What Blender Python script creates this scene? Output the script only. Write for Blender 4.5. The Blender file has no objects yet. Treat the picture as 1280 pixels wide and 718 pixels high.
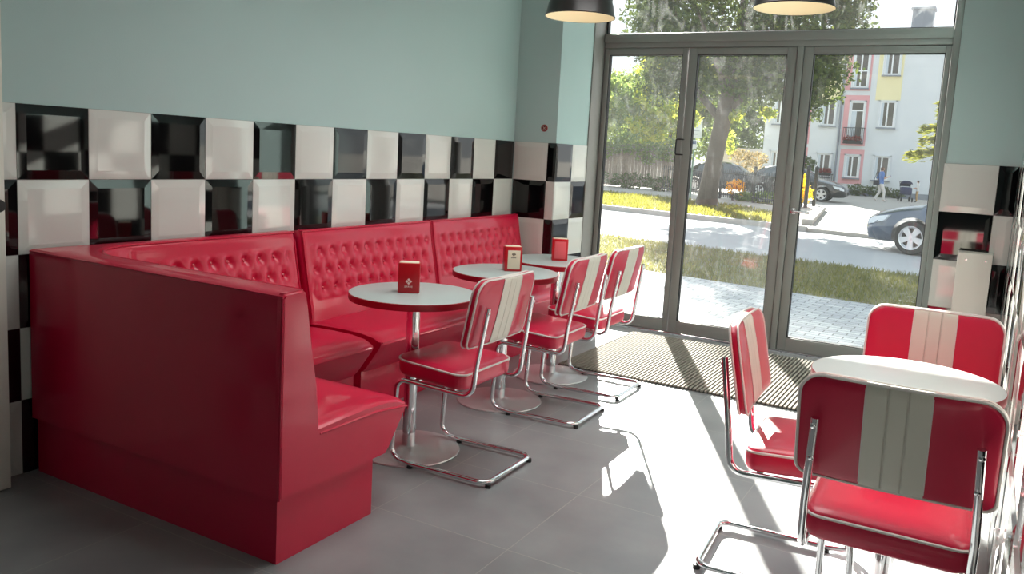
import bpy, bmesh, math, random
import numpy as np
from mathutils import Vector, Matrix
random.seed(7); rng = np.random.default_rng(7)
C = bpy.context.scene.collection
PI = math.pi

# ------------------------------------------------------------------ helpers
def lin(c):
    c = c / 255.0
    return c / 12.92 if c <= 0.04045 else ((c + 0.055) / 1.055) ** 2.4
def rgb(r, g, b): return (lin(r), lin(g), lin(b), 1.0)

def newmat(name):
    m = bpy.data.materials.new(name); m.use_nodes = True
    nt = m.node_tree
    return m, nt, nt.nodes['Principled BSDF'], nt.nodes['Material Output']
def mat(name, col, rough=0.5, metal=0.0, coat=0.0, bump=0.0, bscale=80.0, var=0.0, vscale=6.0, spec=0.5, sheen=0.0):
    m, nt, b, out = newmat(name)
    b.inputs['Base Color'].default_value = col
    b.inputs['Roughness'].default_value = rough
    b.inputs['Metallic'].default_value = metal
    b.inputs['Coat Weight'].default_value = coat; b.inputs['Coat Roughness'].default_value = 0.10 if 'vinyl' in name else 0.04
    b.inputs['Specular IOR Level'].default_value = spec
    tc = nt.nodes.new('ShaderNodeTexCoord')
    if bump:
        n = nt.nodes.new('ShaderNodeTexNoise'); n.inputs['Scale'].default_value = bscale; n.inputs['Detail'].default_value = 4
        bp = nt.nodes.new('ShaderNodeBump'); bp.inputs['Strength'].default_value = bump; bp.inputs['Distance'].default_value = 0.01
        nt.links.new(tc.outputs['Object'], n.inputs['Vector']); nt.links.new(n.outputs['Fac'], bp.inputs['Height'])
        nt.links.new(bp.outputs['Normal'], b.inputs['Normal'])
    if var:
        n = nt.nodes.new('ShaderNodeTexNoise'); n.inputs['Scale'].default_value = vscale; n.inputs['Detail'].default_value = 5
        mx = nt.nodes.new('ShaderNodeMix'); mx.data_type = 'RGBA'
        mx.inputs[6].default_value = tuple(max(0, x * (1 - var)) for x in col[:3]) + (1,)
        mx.inputs[7].default_value = tuple(min(1, x * (1 + var)) for x in col[:3]) + (1,)
        nt.links.new(tc.outputs['Object'], n.inputs['Vector']); nt.links.new(n.outputs['Fac'], mx.inputs[0])
        nt.links.new(mx.outputs[2], b.inputs['Base Color'])
    return m

def setp(o, label=None, cat=None, group=None, kind=None):
    if label: o['label'] = label
    if cat: o['category'] = cat
    if group: o['group'] = group
    if kind: o['kind'] = kind
    return o
def empty(name, loc=(0, 0, 0), rz=0, label=None, cat=None, group=None, kind=None):
    o = bpy.data.objects.new(name, None); C.objects.link(o)
    o.location = loc; o.rotation_euler = (0, 0, rz); o.empty_display_size = 0.1
    return setp(o, label, cat, group, kind)
def finish(me, smooth):
    if smooth:
        for p in me.polygons: p.use_smooth = True
        me.set_sharp_from_angle(angle=math.radians(smooth))
def obj(name, bm, mats, parent=None, smooth=40):
    me = bpy.data.meshes.new(name); bm.normal_update(); bm.to_mesh(me); bm.free()
    for m in (mats if isinstance(mats, (list, tuple)) else [mats]): me.materials.append(m)
    finish(me, smooth)
    o = bpy.data.objects.new(name, me); C.objects.link(o)
    if parent: o.parent = parent
    return o
def raw(name, V, F, mats, parent=None, smooth=40, midx=None):
    me = bpy.data.meshes.new(name); me.from_pydata([tuple(v) for v in V], [], F)
    for m in (mats if isinstance(mats, (list, tuple)) else [mats]): me.materials.append(m)
    if midx is not None: me.polygons.foreach_set('material_index', midx)
    me.update(); finish(me, smooth)
    o = bpy.data.objects.new(name, me); C.objects.link(o)
    if parent: o.parent = parent
    return o
def quads(name, P, mats, parent=None, midx=None):
    """P: (n,4,3) array of quads -> one mesh."""
    n = len(P)
    me = bpy.data.meshes.new(name)
    me.vertices.add(4 * n); me.vertices.foreach_set('co', P.reshape(-1).astype(np.float32))
    me.loops.add(4 * n); me.loops.foreach_set('vertex_index', np.arange(4 * n, dtype=np.int32))
    me.polygons.add(n); me.polygons.foreach_set('loop_start', np.arange(0, 4 * n, 4, dtype=np.int32))
    try: me.polygons.foreach_set('loop_total', np.full(n, 4, dtype=np.int32))
    except Exception: pass
    for m in (mats if isinstance(mats, (list, tuple)) else [mats]): me.materials.append(m)
    if midx is not None: me.polygons.foreach_set('material_index', np.asarray(midx, dtype=np.int32))
    me.update(calc_edges=True); me.validate()
    o = bpy.data.objects.new(name, me); C.objects.link(o)
    if parent: o.parent = parent
    return o
def copy_tree(o, parent=None):
    c = o.copy(); C.objects.link(c)
    if parent: c.parent = parent
    for ch in list(o.children): copy_tree(ch, c)
    return c

def box(bm, x0, x1, y0, y1, z0, z1, bev=0.0, seg=2, mi=0):
    r = bmesh.ops.create_cube(bm, size=1.0)
    vs = r['verts']
    for v in vs:
        v.co.x = x0 if v.co.x < 0 else x1
        v.co.y = y0 if v.co.y < 0 else y1
        v.co.z = z0 if v.co.z < 0 else z1
    fs = set(f for v in vs for f in v.link_faces)
    for f in fs: f.material_index = mi
    if bev:
        es = list(set(e for v in vs for e in v.link_edges))
        bmesh.ops.bevel(bm, geom=es, offset=bev, segments=seg, affect='EDGES', profile=0.5)
    return bm
def bx(*a, **k):
    bm = bmesh.new(); return box(bm, *a, **k)
def lathe(bm, prof, cx=0, cy=0, seg=48, cap0=True, cap1=True):
    rings = []
    for (r, z) in prof:
        if r < 1e-6: rings.append([bm.verts.new((cx, cy, z))])
        else: rings.append([bm.verts.new((cx + r * math.cos(2 * PI * i / seg), cy + r * math.sin(2 * PI * i / seg), z)) for i in range(seg)])
    for a, b in zip(rings, rings[1:]):
        for i in range(seg):
            j = (i + 1) % seg
            if len(a) == 1 and len(b) == 1: continue
            if len(a) == 1: bm.faces.new((a[0], b[j], b[i]))
            elif len(b) == 1: bm.faces.new((a[i], a[j], b[0]))
            else: bm.faces.new((a[i], a[j], b[j], b[i]))
    if cap0 and len(rings[0]) > 1: bm.faces.new(rings[0][::-1])
    if cap1 and len(rings[-1]) > 1: bm.faces.new(rings[-1])
    return bm
def fillet(pts, r, n=6):
    """polyline with rounded corners; r: one radius or a list per interior point"""
    pts = [Vector(p) for p in pts]; out = [pts[0]]
    for i in range(1, len(pts) - 1):
        rr = r[i - 1] if isinstance(r, (list, tuple)) else r
        a, b, c = pts[i - 1], pts[i], pts[i + 1]
        u = (a - b); v = (c - b); lu, lv = u.length, v.length; u.normalize(); v.normalize()
        ang = u.angle(v)
        if ang > PI - 0.02 or rr <= 0: out.append(b); continue
        t = min(rr / math.tan(ang / 2), 0.49 * lu, 0.49 * lv); R = t * math.tan(ang / 2)
        ctr = b + (u + v).normalized() * (R / math.sin(ang / 2))
        p0, p1 = b + u * t - ctr, b + v * t - ctr
        tot = p0.angle(p1); ax = p0.cross(p1)
        if ax.length < 1e-9: out.append(b); continue
        ax.normalize()
        for k in range(n + 1): out.append(ctr + Matrix.Rotation(tot * k / n, 3, ax) @ p0)
    out.append(pts[-1]); return out
def tube(bm, pts, r, seg=10, closed=False, caps=True):
    pts = [Vector(p) for p in pts]
    q = [pts[0]]
    for p in pts[1:]:
        if (p - q[-1]).length > 1e-5: q.append(p)
    pts = q; n = len(pts)
    T = []
    for i in range(n):
        if closed: t = pts[(i + 1) % n] - pts[i - 1]
        else: t = pts[min(i + 1, n - 1)] - pts[max(i - 1, 0)]
        T.append(t.normalized())
    ref = Vector((0, 0, 1)) if abs(T[0].z) < 0.9 else Vector((1, 0, 0))
    N = (ref - T[0] * ref.dot(T[0])).normalized(); rings = []
    for i in range(n):
        if i:
            ax = T[i - 1].cross(T[i])
            if ax.length > 1e-9: N = Matrix.Rotation(T[i - 1].angle(T[i]), 3, ax.normalized()) @ N
            N = (N - T[i] * N.dot(T[i])).normalized()
        B = T[i].cross(N); rr = r[i] if isinstance(r, (list, tuple)) else r
        rings.append([bm.verts.new(pts[i] + (N * math.cos(2 * PI * k / seg) + B * math.sin(2 * PI * k / seg)) * rr) for k in range(seg)])
    for i in range(n if closed else n - 1):
        a, b = rings[i], rings[(i + 1) % n]
        for k in range(seg): bm.faces.new((a[k], a[(k + 1) % seg], b[(k + 1) % seg], b[k]))
    if caps and not closed:
        bm.faces.new(rings[0][::-1]); bm.faces.new(rings[-1])
    return bm
def prism(bm, poly, axis, a, b, mi=0):
    """extrude a 2D polygon along axis from a to b.  axis 'x': poly=(y,z); 'y': (x,z); 'z': (x,y)"""
    def P(p, t): return (t, p[0], p[1]) if axis == 'x' else (p[0], t, p[1]) if axis == 'y' else (p[0], p[1], t)
    A = [bm.verts.new(P(p, a)) for p in poly]; B = [bm.verts.new(P(p, b)) for p in poly]; n = len(poly)
    fs = [bm.faces.new(A[::-1]), bm.faces.new(B)]
    for i in range(n): fs.append(bm.faces.new((A[i], A[(i + 1) % n], B[(i + 1) % n], B[i])))
    for f in fs: f.material_index = mi
    bmesh.ops.recalc_face_normals(bm, faces=fs)
    return bm
def xf(bm, M, verts=None):
    bmesh.ops.transform(bm, matrix=M, verts=verts or bm.verts[:]); return bm

# ------------------------------------------------------------------ materials
M = {}
M['mint'] = mat('mint_paint', rgb(176, 201, 200), 0.75, bump=0.08, bscale=220, var=0.03, vscale=2, spec=0.25)
M['ceil'] = mat('ceiling_paint', rgb(225, 228, 224), 0.8)
M['white_tile'] = mat('white_glazed_tile', rgb(211, 214, 209), 0.06, spec=0.5)
M['black_tile'] = mat('black_glazed_tile', rgb(10, 10, 11), 0.04, spec=0.6)
M['grout'] = mat('tile_grout', rgb(120, 118, 114), 0.9)
M['red'] = mat('red_vinyl', (0.57, 0.002, 0.042, 1), 0.42, coat=0.55, bump=0.05, bscale=260, var=0.05, vscale=14, spec=0.3)
M['red_chair'] = mat('red_chair_vinyl', (0.53, 0.003, 0.044, 1), 0.40, coat=0.35, bump=0.05, bscale=300, var=0.05, vscale=10, spec=0.5)
M['piping'] = mat('white_piping', rgb(214, 208, 204), 0.4)
M['button'] = mat('red_button', (0.50, 0.003, 0.034, 1), 0.15, coat=1.0)
M['chrome'] = mat('chrome', (0.82, 0.82, 0.84, 1), 0.08, 1.0)
M['steel'] = mat('brushed_steel', (0.74, 0.74, 0.76, 1), 0.22, 1.0)
M['satin'] = mat('satin_steel_base', (0.66, 0.67, 0.68, 1), 0.42, 0.75)
M['alu'] = mat('grey_aluminium_frame', rgb(138, 138, 135), 0.42, 0.05, var=0.03, vscale=3)
M['gasket'] = mat('black_gasket', rgb(20, 20, 20), 0.6)
M['rubber'] = mat('black_rubber', rgb(24, 24, 25), 0.55)
M['table'] = mat('grey_laminate', rgb(176, 186, 184), 0.32, var=0.03, vscale=40)
M['table_w'] = mat('white_laminate', rgb(206, 210, 208), 0.32, var=0.02, vscale=40)
M['table_red'] = mat('red_table_edge', (0.36, 0.006, 0.02, 1), 0.35)
M['red_plastic'] = mat('red_plastic', (0.50, 0.004, 0.012, 1), 0.3)
M['cream'] = mat('cream_card', rgb(226, 214, 190), 0.55)
M['pink_card'] = mat('pink_card', rgb(214, 92, 100), 0.45)
M['ink'] = mat('dark_ink', rgb(60, 44, 40), 0.6)
M['whiteink'] = mat('white_ink', rgb(236, 214, 208), 0.5)
M['black_metal'] = mat('black_lamp_enamel', rgb(22, 21, 21), 0.32)
M['lamp_in'] = mat('cream_lamp_inside', rgb(232, 220, 188), 0.5)
M['white_board'] = mat('white_melamine', rgb(224, 222, 212), 0.4)
M['mat_rib'] = mat('mat_rib', rgb(132, 126, 116), 0.95, bump=0.3, bscale=400)
M['mat_dark'] = mat('mat_groove', rgb(30, 29, 29), 0.95)
M['bulb'] = mat('opal_bulb', rgb(240, 236, 224), 0.3)

def vinyl_stripe():
    m, nt, b, out = newmat('grey_white_stripe_vinyl')
    b.inputs['Roughness'].default_value = 0.42
    tc = nt.nodes.new('ShaderNodeTexCoord'); sp = nt.nodes.new('ShaderNodeSeparateXYZ'); nt.links.new(tc.outputs['Object'], sp.inputs[0])
    ab = nt.nodes.new('ShaderNodeMath'); ab.operation = 'ABSOLUTE'; nt.links.new(sp.outputs[0], ab.inputs[0])
    su = nt.nodes.new('ShaderNodeMath'); su.operation = 'SUBTRACT'; nt.links.new(ab.outputs[0], su.inputs[0]); su.inputs[1].default_value = 0.024
    a2 = nt.nodes.new('ShaderNodeMath'); a2.operation = 'ABSOLUTE'; nt.links.new(su.outputs[0], a2.inputs[0])
    lt = nt.nodes.new('ShaderNodeMapRange'); lt.inputs[1].default_value = 0.0; lt.inputs[2].default_value = 0.0035
    nt.links.new(a2.outputs[0], lt.inputs[0])
    bp = nt.nodes.new('ShaderNodeBump'); bp.inputs['Strength'].default_value = 0.8; bp.inputs['Distance'].default_value = 0.004
    nt.links.new(lt.outputs[0], bp.inputs['Height']); nt.links.new(bp.outputs[0], b.inputs['Normal'])
    b.inputs['Base Color'].default_value = rgb(206, 202, 190)
    return m
M['stripe'] = vinyl_stripe()

def floor_mat():
    m, nt, b, out = newmat('grey_floor_tile')
    tc = nt.nodes.new('ShaderNodeTexCoord')
    mp = nt.nodes.new('ShaderNodeMapping'); mp.inputs['Location'].default_value = (-0.165, -0.005, 0); nt.links.new(tc.outputs['Object'], mp.inputs[0])
    br = nt.nodes.new('ShaderNodeTexBrick'); br.offset = 0.0; br.inputs['Scale'].default_value = 1.0
    br.inputs['Brick Width'].default_value = 0.6; br.inputs['Row Height'].default_value = 0.6
    br.inputs['Mortar Size'].default_value = 0.0024; br.inputs['Mortar Smooth'].default_value = 0.3
    nt.links.new(mp.outputs[0], br.inputs['Vector'])
    n = nt.nodes.new('ShaderNodeTexNoise'); n.inputs['Scale'].default_value = 3.5; n.inputs['Detail'].default_value = 7; nt.links.new(tc.outputs['Object'], n.inputs['Vector'])
    cr = nt.nodes.new('ShaderNodeValToRGB'); cr.color_ramp.elements[0].position = 0.3; cr.color_ramp.elements[1].position = 0.75
    cr.color_ramp.elements[0].color = rgb(118, 121, 123); cr.color_ramp.elements[1].color = rgb(140, 143, 144); nt.links.new(n.outputs['Fac'], cr.inputs[0])
    mx = nt.nodes.new('ShaderNodeMix'); mx.data_type = 'RGBA'; nt.links.new(br.outputs['Fac'], mx.inputs[0])
    nt.links.new(cr.outputs[0], mx.inputs[6]); mx.inputs[7].default_value = rgb(150, 150, 147)
    nt.links.new(mx.outputs[2], b.inputs['Base Color'])
    rr = nt.nodes.new('ShaderNodeMapRange'); rr.inputs[3].default_value = 0.26; rr.inputs[4].default_value = 0.40
    nt.links.new(n.outputs['Fac'], rr.inputs[0]); nt.links.new(rr.outputs[0], b.inputs['Roughness'])
    bp = nt.nodes.new('ShaderNodeBump'); bp.invert = True; bp.inputs['Strength'].default_value = 0.4; bp.inputs['Distance'].default_value = 0.002
    nt.links.new(br.outputs['Fac'], bp.inputs['Height']); nt.links.new(bp.outputs[0], b.inputs['Normal'])
    b.inputs['Specular IOR Level'].default_value = 0.95
    return m
M['floor'] = floor_mat()

def glass_mat(name, haze=0.10, streak=0.25):
    m, nt, b, out = newmat(name); nt.nodes.remove(b)
    L = nt.links.new
    tr = nt.nodes.new('ShaderNodeBsdfTransparent'); tr.inputs[0].default_value = (0.97, 0.985, 0.98, 1)
    gl = nt.nodes.new('ShaderNodeBsdfGlossy'); gl.inputs['Roughness'].default_value = 0.02
    fr = nt.nodes.new('ShaderNodeFresnel'); fr.inputs[0].default_value = 1.45
    m1 = nt.nodes.new('ShaderNodeMixShader'); L(fr.outputs[0], m1.inputs[0]); L(tr.outputs[0], m1.inputs[1]); L(gl.outputs[0], m1.inputs[2])
    df = nt.nodes.new('ShaderNodeBsdfDiffuse'); df.inputs[0].default_value = (0.8, 0.82, 0.82, 1)
    tl = nt.nodes.new('ShaderNodeBsdfTranslucent'); tl.inputs[0].default_value = (0.8, 0.82, 0.82, 1)
    m2 = nt.nodes.new('ShaderNodeMixShader'); m2.inputs[0].default_value = 0.6; L(df.outputs[0], m2.inputs[1]); L(tl.outputs[0], m2.inputs[2])
    tc = nt.nodes.new('ShaderNodeTexCoord')
    mp = nt.nodes.new('ShaderNodeMapping'); mp.inputs['Scale'].default_value = (4, 1, 1.8); mp.inputs['Rotation'].default_value = (0, 0.5, 0); L(tc.outputs['Object'], mp.inputs[0])
    n1 = nt.nodes.new('ShaderNodeTexNoise'); n1.inputs['Scale'].default_value = 1.6; n1.inputs['Detail'].default_value = 8; n1.inputs['Distortion'].default_value = 3.0; L(mp.outputs[0], n1.inputs['Vector'])
    n2 = nt.nodes.new('ShaderNodeTexNoise'); n2.inputs['Scale'].default_value = 1.3; n2.inputs['Detail'].default_value = 3; L(tc.outputs['Object'], n2.inputs['Vector'])
    r1 = nt.nodes.new('ShaderNodeMapRange'); r1.inputs[1].default_value = 0.52; r1.inputs[2].default_value = 0.78; r1.inputs[3].default_value = 0; r1.inputs[4].default_value = streak; L(n1.outputs['Fac'], r1.inputs[0])
    r2 = nt.nodes.new('ShaderNodeMapRange'); r2.inputs[1].default_value = 0.3; r2.inputs[2].default_value = 0.7; r2.inputs[3].default_value = haze * 0.3; r2.inputs[4].default_value = haze; L(n2.outputs['Fac'], r2.inputs[0])
    ml = nt.nodes.new('ShaderNodeMath'); ml.operation = 'MULTIPLY'; L(r1.outputs[0], ml.inputs[0]); L(n2.outputs['Fac'], ml.inputs[1])
    ad = nt.nodes.new('ShaderNodeMath'); ad.operation = 'ADD'; ad.use_clamp = True; L(ml.outputs[0], ad.inputs[0]); L(r2.outputs[0], ad.inputs[1])
    m3 = nt.nodes.new('ShaderNodeMixShader'); L(ad.outputs[0], m3.inputs[0]); L(m1.outputs[0], m3.inputs[1]); L(m2.outputs[0], m3.inputs[2])
    L(m3.outputs[0], out.inputs[0])
    return m
M['glass'] = glass_mat('dusty_glass', 0.020, 0.045)
M['glass_clean'] = glass_mat('cleaner_glass', 0.010, 0.015)
M['glass_top'] = glass_mat('smeared_glass', 0.012, 0.10)

def leaf_mat(name, c1, c2, trans=0.45):
    m, nt, b, out = newmat(name); nt.nodes.remove(b); L = nt.links.new
    df = nt.nodes.new('ShaderNodeBsdfDiffuse'); tl = nt.nodes.new('ShaderNodeBsdfTranslucent')
    g = nt.nodes.new('ShaderNodeNewGeometry')
    mx = nt.nodes.new('ShaderNodeMix'); mx.data_type = 'RGBA'; mx.inputs[6].default_value = c1; mx.inputs[7].default_value = c2
    L(g.outputs['Random Per Island'], mx.inputs[0]); L(mx.outputs[2], df.inputs[0])
    hs = nt.nodes.new('ShaderNodeHueSaturation'); hs.inputs['Hue'].default_value = 0.475; hs.inputs['Value'].default_value = 1.5; L(mx.outputs[2], hs.inputs['Color']); L(hs.outputs[0], tl.inputs[0])
    ms = nt.nodes.new('ShaderNodeMixShader'); ms.inputs[0].default_value = trans; L(df.outputs[0], ms.inputs[1]); L(tl.outputs[0], ms.inputs[2])
    L(ms.outputs[0], out.inputs[0]); return m
M['leaf'] = leaf_mat('tree_leaf', rgb(52, 70, 36), rgb(88, 104, 52), 0.28)
M['leaf_y'] = leaf_mat('yellow_green_leaf', rgb(110, 140, 48), rgb(170, 176, 66), 0.5)
M['leaf_far'] = leaf_mat('far_leaf', rgb(84, 112, 60), rgb(128, 146, 76), 0.45)
M['leaf_d'] = leaf_mat('dark_leaf', rgb(60, 78, 44), rgb(92, 108, 62), 0.3)
M['needle'] = leaf_mat('spruce_needle', rgb(70, 84, 34), rgb(120, 124, 50), 0.35)
M['flower_y'] = leaf_mat('yellow_flowers', rgb(226, 206, 30), rgb(244, 226, 60), 0.4)
M['flower_o'] = leaf_mat('orange_flowers', rgb(240, 176, 30), rgb(246, 210, 60), 0.35)
M['flower_r'] = leaf_mat('red_flowers', rgb(120, 44, 44), rgb(150, 84, 72), 0.3)
M['autumn'] = leaf_mat('reddish_shrub_leaf', rgb(128, 122, 78), rgb(160, 144, 96), 0.3)
M['blade'] = leaf_mat('grass_blade', rgb(92, 100, 48), rgb(136, 134, 76), 0.35)
M['blade_y'] = leaf_mat('sunny_grass_blade', rgb(100, 110, 38), rgb(136, 136, 58), 0.4)
M['soil'] = mat('grass_soil', rgb(104, 102, 68), 0.95, var=0.3, vscale=9)
M['bark'] = mat('tree_bark', rgb(82, 72, 64), 0.9, bump=0.9, bscale=9, var=0.35, vscale=7)
M['asphalt'] = mat('asphalt', rgb(172, 172, 172), 0.85, bump=0.2, bscale=60, var=0.06, vscale=0.7)
M['concrete'] = mat('kerb_concrete', rgb(168, 164, 158), 0.9, var=0.1, vscale=3)
M['court'] = mat('courtyard_paving', rgb(170, 164, 156), 0.9, var=0.1, vscale=0.8)
M['house'] = mat('pale_blue_render', rgb(214, 218, 221), 0.9, var=0.03, vscale=0.6)
M['pink'] = mat('pink_render', rgb(222, 164, 168), 0.9)
M['yellow'] = mat('pale_yellow_render', rgb(232, 222, 178), 0.9)
M['upvc'] = mat('white_window_frame', rgb(236, 238, 240), 0.5)
M['pane'] = mat('window_pane', rgb(96, 92, 88), 0.12, var=0.25, vscale=1.5)
M['curtain'] = mat('window_curtain', rgb(196, 206, 214), 0.7)
M['zinc'] = mat('grey_zinc', rgb(130, 136, 146), 0.5, 0.3)
M['roof'] = mat('grey_roof', rgb(110, 112, 118), 0.8)
M['iron'] = mat('dark_iron', rgb(38, 40, 44), 0.55)
M['board'] = mat('weathered_board', rgb(138, 122, 108), 0.9, var=0.35, vscale=5)
M['sign_w'] = mat('white_sign', rgb(226, 232, 238), 0.5)
M['sign_b'] = mat('blue_print', rgb(70, 90, 130), 0.5)
M['sign_p'] = mat('green_post', rgb(90, 130, 112), 0.5)
M['tyre'] = mat('tyre_rubber', rgb(30, 30, 31), 0.8)
M['alloy'] = mat('alloy_wheel', (0.72, 0.72, 0.74, 1), 0.35, 0.6)
M['car_blue'] = mat('slate_blue_car_paint', rgb(84, 97, 116), 0.24, 0.5, coat=1.0)
M['car_black'] = mat('black_car_paint', rgb(30, 32, 36), 0.22, 0.1, coat=1.0)
M['car_dark'] = mat('dark_grey_car_paint', rgb(60, 64, 72), 0.25, 0.3, coat=1.0)
M['car_teal'] = mat('teal_car_paint', rgb(48, 70, 82), 0.25, 0.3, coat=1.0)
M['car_glass'] = mat('car_glass', rgb(70, 84, 92), 0.05)
M['lens'] = mat('car_lamp_lens', rgb(226, 230, 234), 0.1)
M['trim'] = mat('black_car_trim', rgb(26, 26, 28), 0.6)
M['skin'] = mat('skin', rgb(206, 160, 136), 0.6)
M['denim'] = mat('blue_shirt', rgb(86, 122, 182), 0.8)
M['offwhite'] = mat('white_trousers', rgb(214, 210, 206), 0.8)
M['tan'] = mat('tan_trousers', rgb(176, 140, 90), 0.8)
M['hair'] = mat('brown_hair', rgb(92, 70, 56), 0.7)
M['navy'] = mat('navy_fabric', rgb(44, 48, 84), 0.8)
M['bag'] = mat('dark_bag', rgb(40, 42, 54), 0.7)

def paver_mat():
    m, nt, b, out = newmat('grey_pavers'); L = nt.links.new
    tc = nt.nodes.new('ShaderNodeTexCoord'); mp = nt.nodes.new('ShaderNodeMapping'); mp.inputs['Rotation'].default_value = (0, 0, 0.03); L(tc.outputs['Object'], mp.inputs[0])
    br = nt.nodes.new('ShaderNodeTexBrick'); br.inputs['Scale'].default_value = 1; br.inputs['Brick Width'].default_value = 0.20; br.inputs['Row Height'].default_value = 0.10
    br.inputs['Mortar Size'].default_value = 0.006; br.inputs['Color1'].default_value = rgb(150, 152, 156); br.inputs['Color2'].default_value = rgb(176, 178, 180); br.inputs['Mortar'].default_value = rgb(104, 104, 106)
    L(mp.outputs[0], br.inputs['Vector']); L(br.outputs['Color'], b.inputs['Base Color']); b.inputs['Roughness'].default_value = 0.85
    bp = nt.nodes.new('ShaderNodeBump'); bp.invert = True; bp.inputs['Distance'].default_value = 0.004; L(br.outputs['Fac'], bp.inputs['Height']); L(bp.outputs[0], b.inputs['Normal'])
    return m
M['paver'] = paver_mat()

# ------------------------------------------------------------------ room constants
T = 0.3; ZT = 1.514                 # tile size, top of the tiled band
YC = 3.881; XCOL = 0.377            # end wall plane, left pier width
YD = 4.661; XR0 = 3.086; XW = 3.492 # door plane, right pier start, right wall
YB = -4.2; ZC = 3.2; ZL = 2.98      # back wall, ceiling, lintel
TH = 0.010                          # tile thickness

def structure(name, bm, mats, parent=None, smooth=0, label=None, cat='wall'):
    o = obj(name, bm, mats, parent, smooth)
    if not parent: setp(o, label, cat, None, 'structure')
    return o
floor = structure('floor', bx(-0.3, 3.8, YB - 0.2, YD - 0.05, -0.12, 0), M['floor'], label='grey square-tiled shop floor with pale joints', cat='floor')
ceiling = structure('ceiling', bx(-0.3, 3.8, YB - 0.2, YD + 0.2, ZC, ZC + 0.15), M['ceil'], label='plain white ceiling over the diner', cat='ceiling')
wall_left = structure('wall_left', bx(-0.25, -TH, YB - 0.2, YD + 0.2, 0, ZC), M['mint'], label='mint wall with chequered tile band behind the red benches')
wall_right = structure('wall_right', bx(XW + TH, XW + 0.25, YB - 0.2, YD + 0.2, 0, ZC), M['mint'], label='tiled wall close along the right edge beside the white table')
wall_back = structure('wall_back', bx(-TH, XW + TH, YB - 0.2, YB, 0, ZC), M['mint'], label='plain mint wall at the rear of the room')
bm = bmesh.new()
box(bm, -TH, XCOL - TH, YC + TH, YD + 0.09, 0, ZC)
box(bm, XR0 + TH, XW + TH, YC + TH, YD + 0.09, 0, ZC)
box(bm, XCOL - TH, XR0 + TH, YC + TH, YD + 0.09, ZL, ZC)
wall_front = structure('wall_front', bm, M['mint'], label='mint end wall with tiled piers around the glass doors')

def tile_band(name, parent, place, spans, parity, zrows=5, flip=False):
    """place(u, z, d) -> world point; spans: list of (u0, u1, index)"""
    bm = bmesh.new()
    for (u0, u1, i) in spans:
        for j in range(zrows):
            z1 = ZT - j * T; z0 = ZT - (j + 1) * T if j < zrows - 1 else 0.002
            blk = (i + j + parity) % 2 == 0
            g = 0.0012; b = min(0.038, (u1 - u0) * 0.3)
            O = [(u0 + g, z0 + g), (u1 - g, z0 + g), (u1 - g, z1 - g), (u0 + g, z1 - g)]
            I = [(u0 + b, z0 + 0.038), (u1 - b, z0 + 0.038), (u1 - b, z1 - 0.038), (u0 + b, z1 - 0.038)]
            v0 = [bm.verts.new(place(u, z, -TH)) for u, z in O]
            v1 = [bm.verts.new(place(u, z, -0.0045)) for u, z in O]
            v2 = [bm.verts.new(place(u, z, 0.0)) for u, z in I]
            fs = [bm.faces.new(v2)]
            for k in range(4):
                l = (k + 1) % 4
                fs.append(bm.faces.new((v0[k], v0[l], v1[l], v1[k]))); fs.append(bm.faces.new((v1[k], v1[l], v2[l], v2[k])))
            for f in fs: f.material_index = 1 if blk else 0
    # grout plane behind the tiles
    for (u0, u1, i) in spans:
        q = [bm.verts.new(place(u, z, -TH + 0.003)) for u, z in ((u0, 0.001), (u1, 0.001), (u1, ZT), (u0, ZT))]
        f = bm.faces.new(q); f.material_index = 2
    if flip: bmesh.ops.reverse_faces(bm, faces=bm.faces[:])
    return obj(name, bm, [M['white_tile'], M['black_tile'], M['grout']], parent, 0)
def spans(a, b, origin, step=T):
    r = []; i = math.floor((a - origin) / step + 1e-6); u = a
    while u < b - 1e-4:
        v = min(origin + (i + 1) * step, b); r.append((u, v, i)); u = v; i += 1
    return r
tile_band('tile_cladding', wall_left, lambda u, z, d: (d, u, z), spans(-2.4, YC, 0.0), 0)
tile_band('tile_cladding', wall_right, lambda u, z, d: (XW - d, u, z), spans(-2.4, YC, YC - 12 * T - 0.2), 0, flip=True)
tile_band('tile_cladding', wall_front, lambda u, z, d: (u, YC - d, z), spans(0, XCOL, 0.0), 1)
tile_band('tile_cladding', wall_front, lambda u, z, d: (u, YC - d, z), [(XR0, XR0 + T, 1), (XR0 + T, XW, 2)], 0)
tile_band('tile_cladding', wall_front, lambda u, z, d: (XCOL + d, u, z), [(YC, YC + T, 0), (YC + T, YC + 0.575, 1)], 0)

# round red wall box on the left pier
t = empty('wall_outlet', (0.258, YC + TH, 1.628), label='small round red cable outlet set in the mint pier beside the doors', cat='wall outlet')
bm = bmesh.new(); lathe(bm, [(0.020, 0), (0.028, 0), (0.028, 0.006), (0.021, 0.007), (0.020, 0.0)], seg=32, cap0=False, cap1=False); xf(bm, Matrix.Rotation(PI / 2, 4, 'X'))
obj('ring', bm, mat('outlet_red', rgb(150, 60, 58), 0.5), t)
bm = bmesh.new(); lathe(bm, [(0.020, 0.001), (0.020, 0.003), (0.0, 0.003)], seg=24); xf(bm, Matrix.Rotation(PI / 2, 4, 'X'))
obj('cover', bm, mat('outlet_dark', rgb(92, 52, 50), 0.6), t)
bm = bmesh.new(); tube(bm, [(-0.010, -0.006, 0.010), (0.000, -0.010, 0.0), (0.010, -0.006, -0.010)], 0.003, 6); tube(bm, [(-0.008, -0.006, -0.010), (0.002, -0.010, 0.002), (0.012, -0.006, 0.008)], 0.003, 6)
obj('wire', bm, mat('outlet_wire', rgb(190, 150, 140), 0.5), t)

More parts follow.
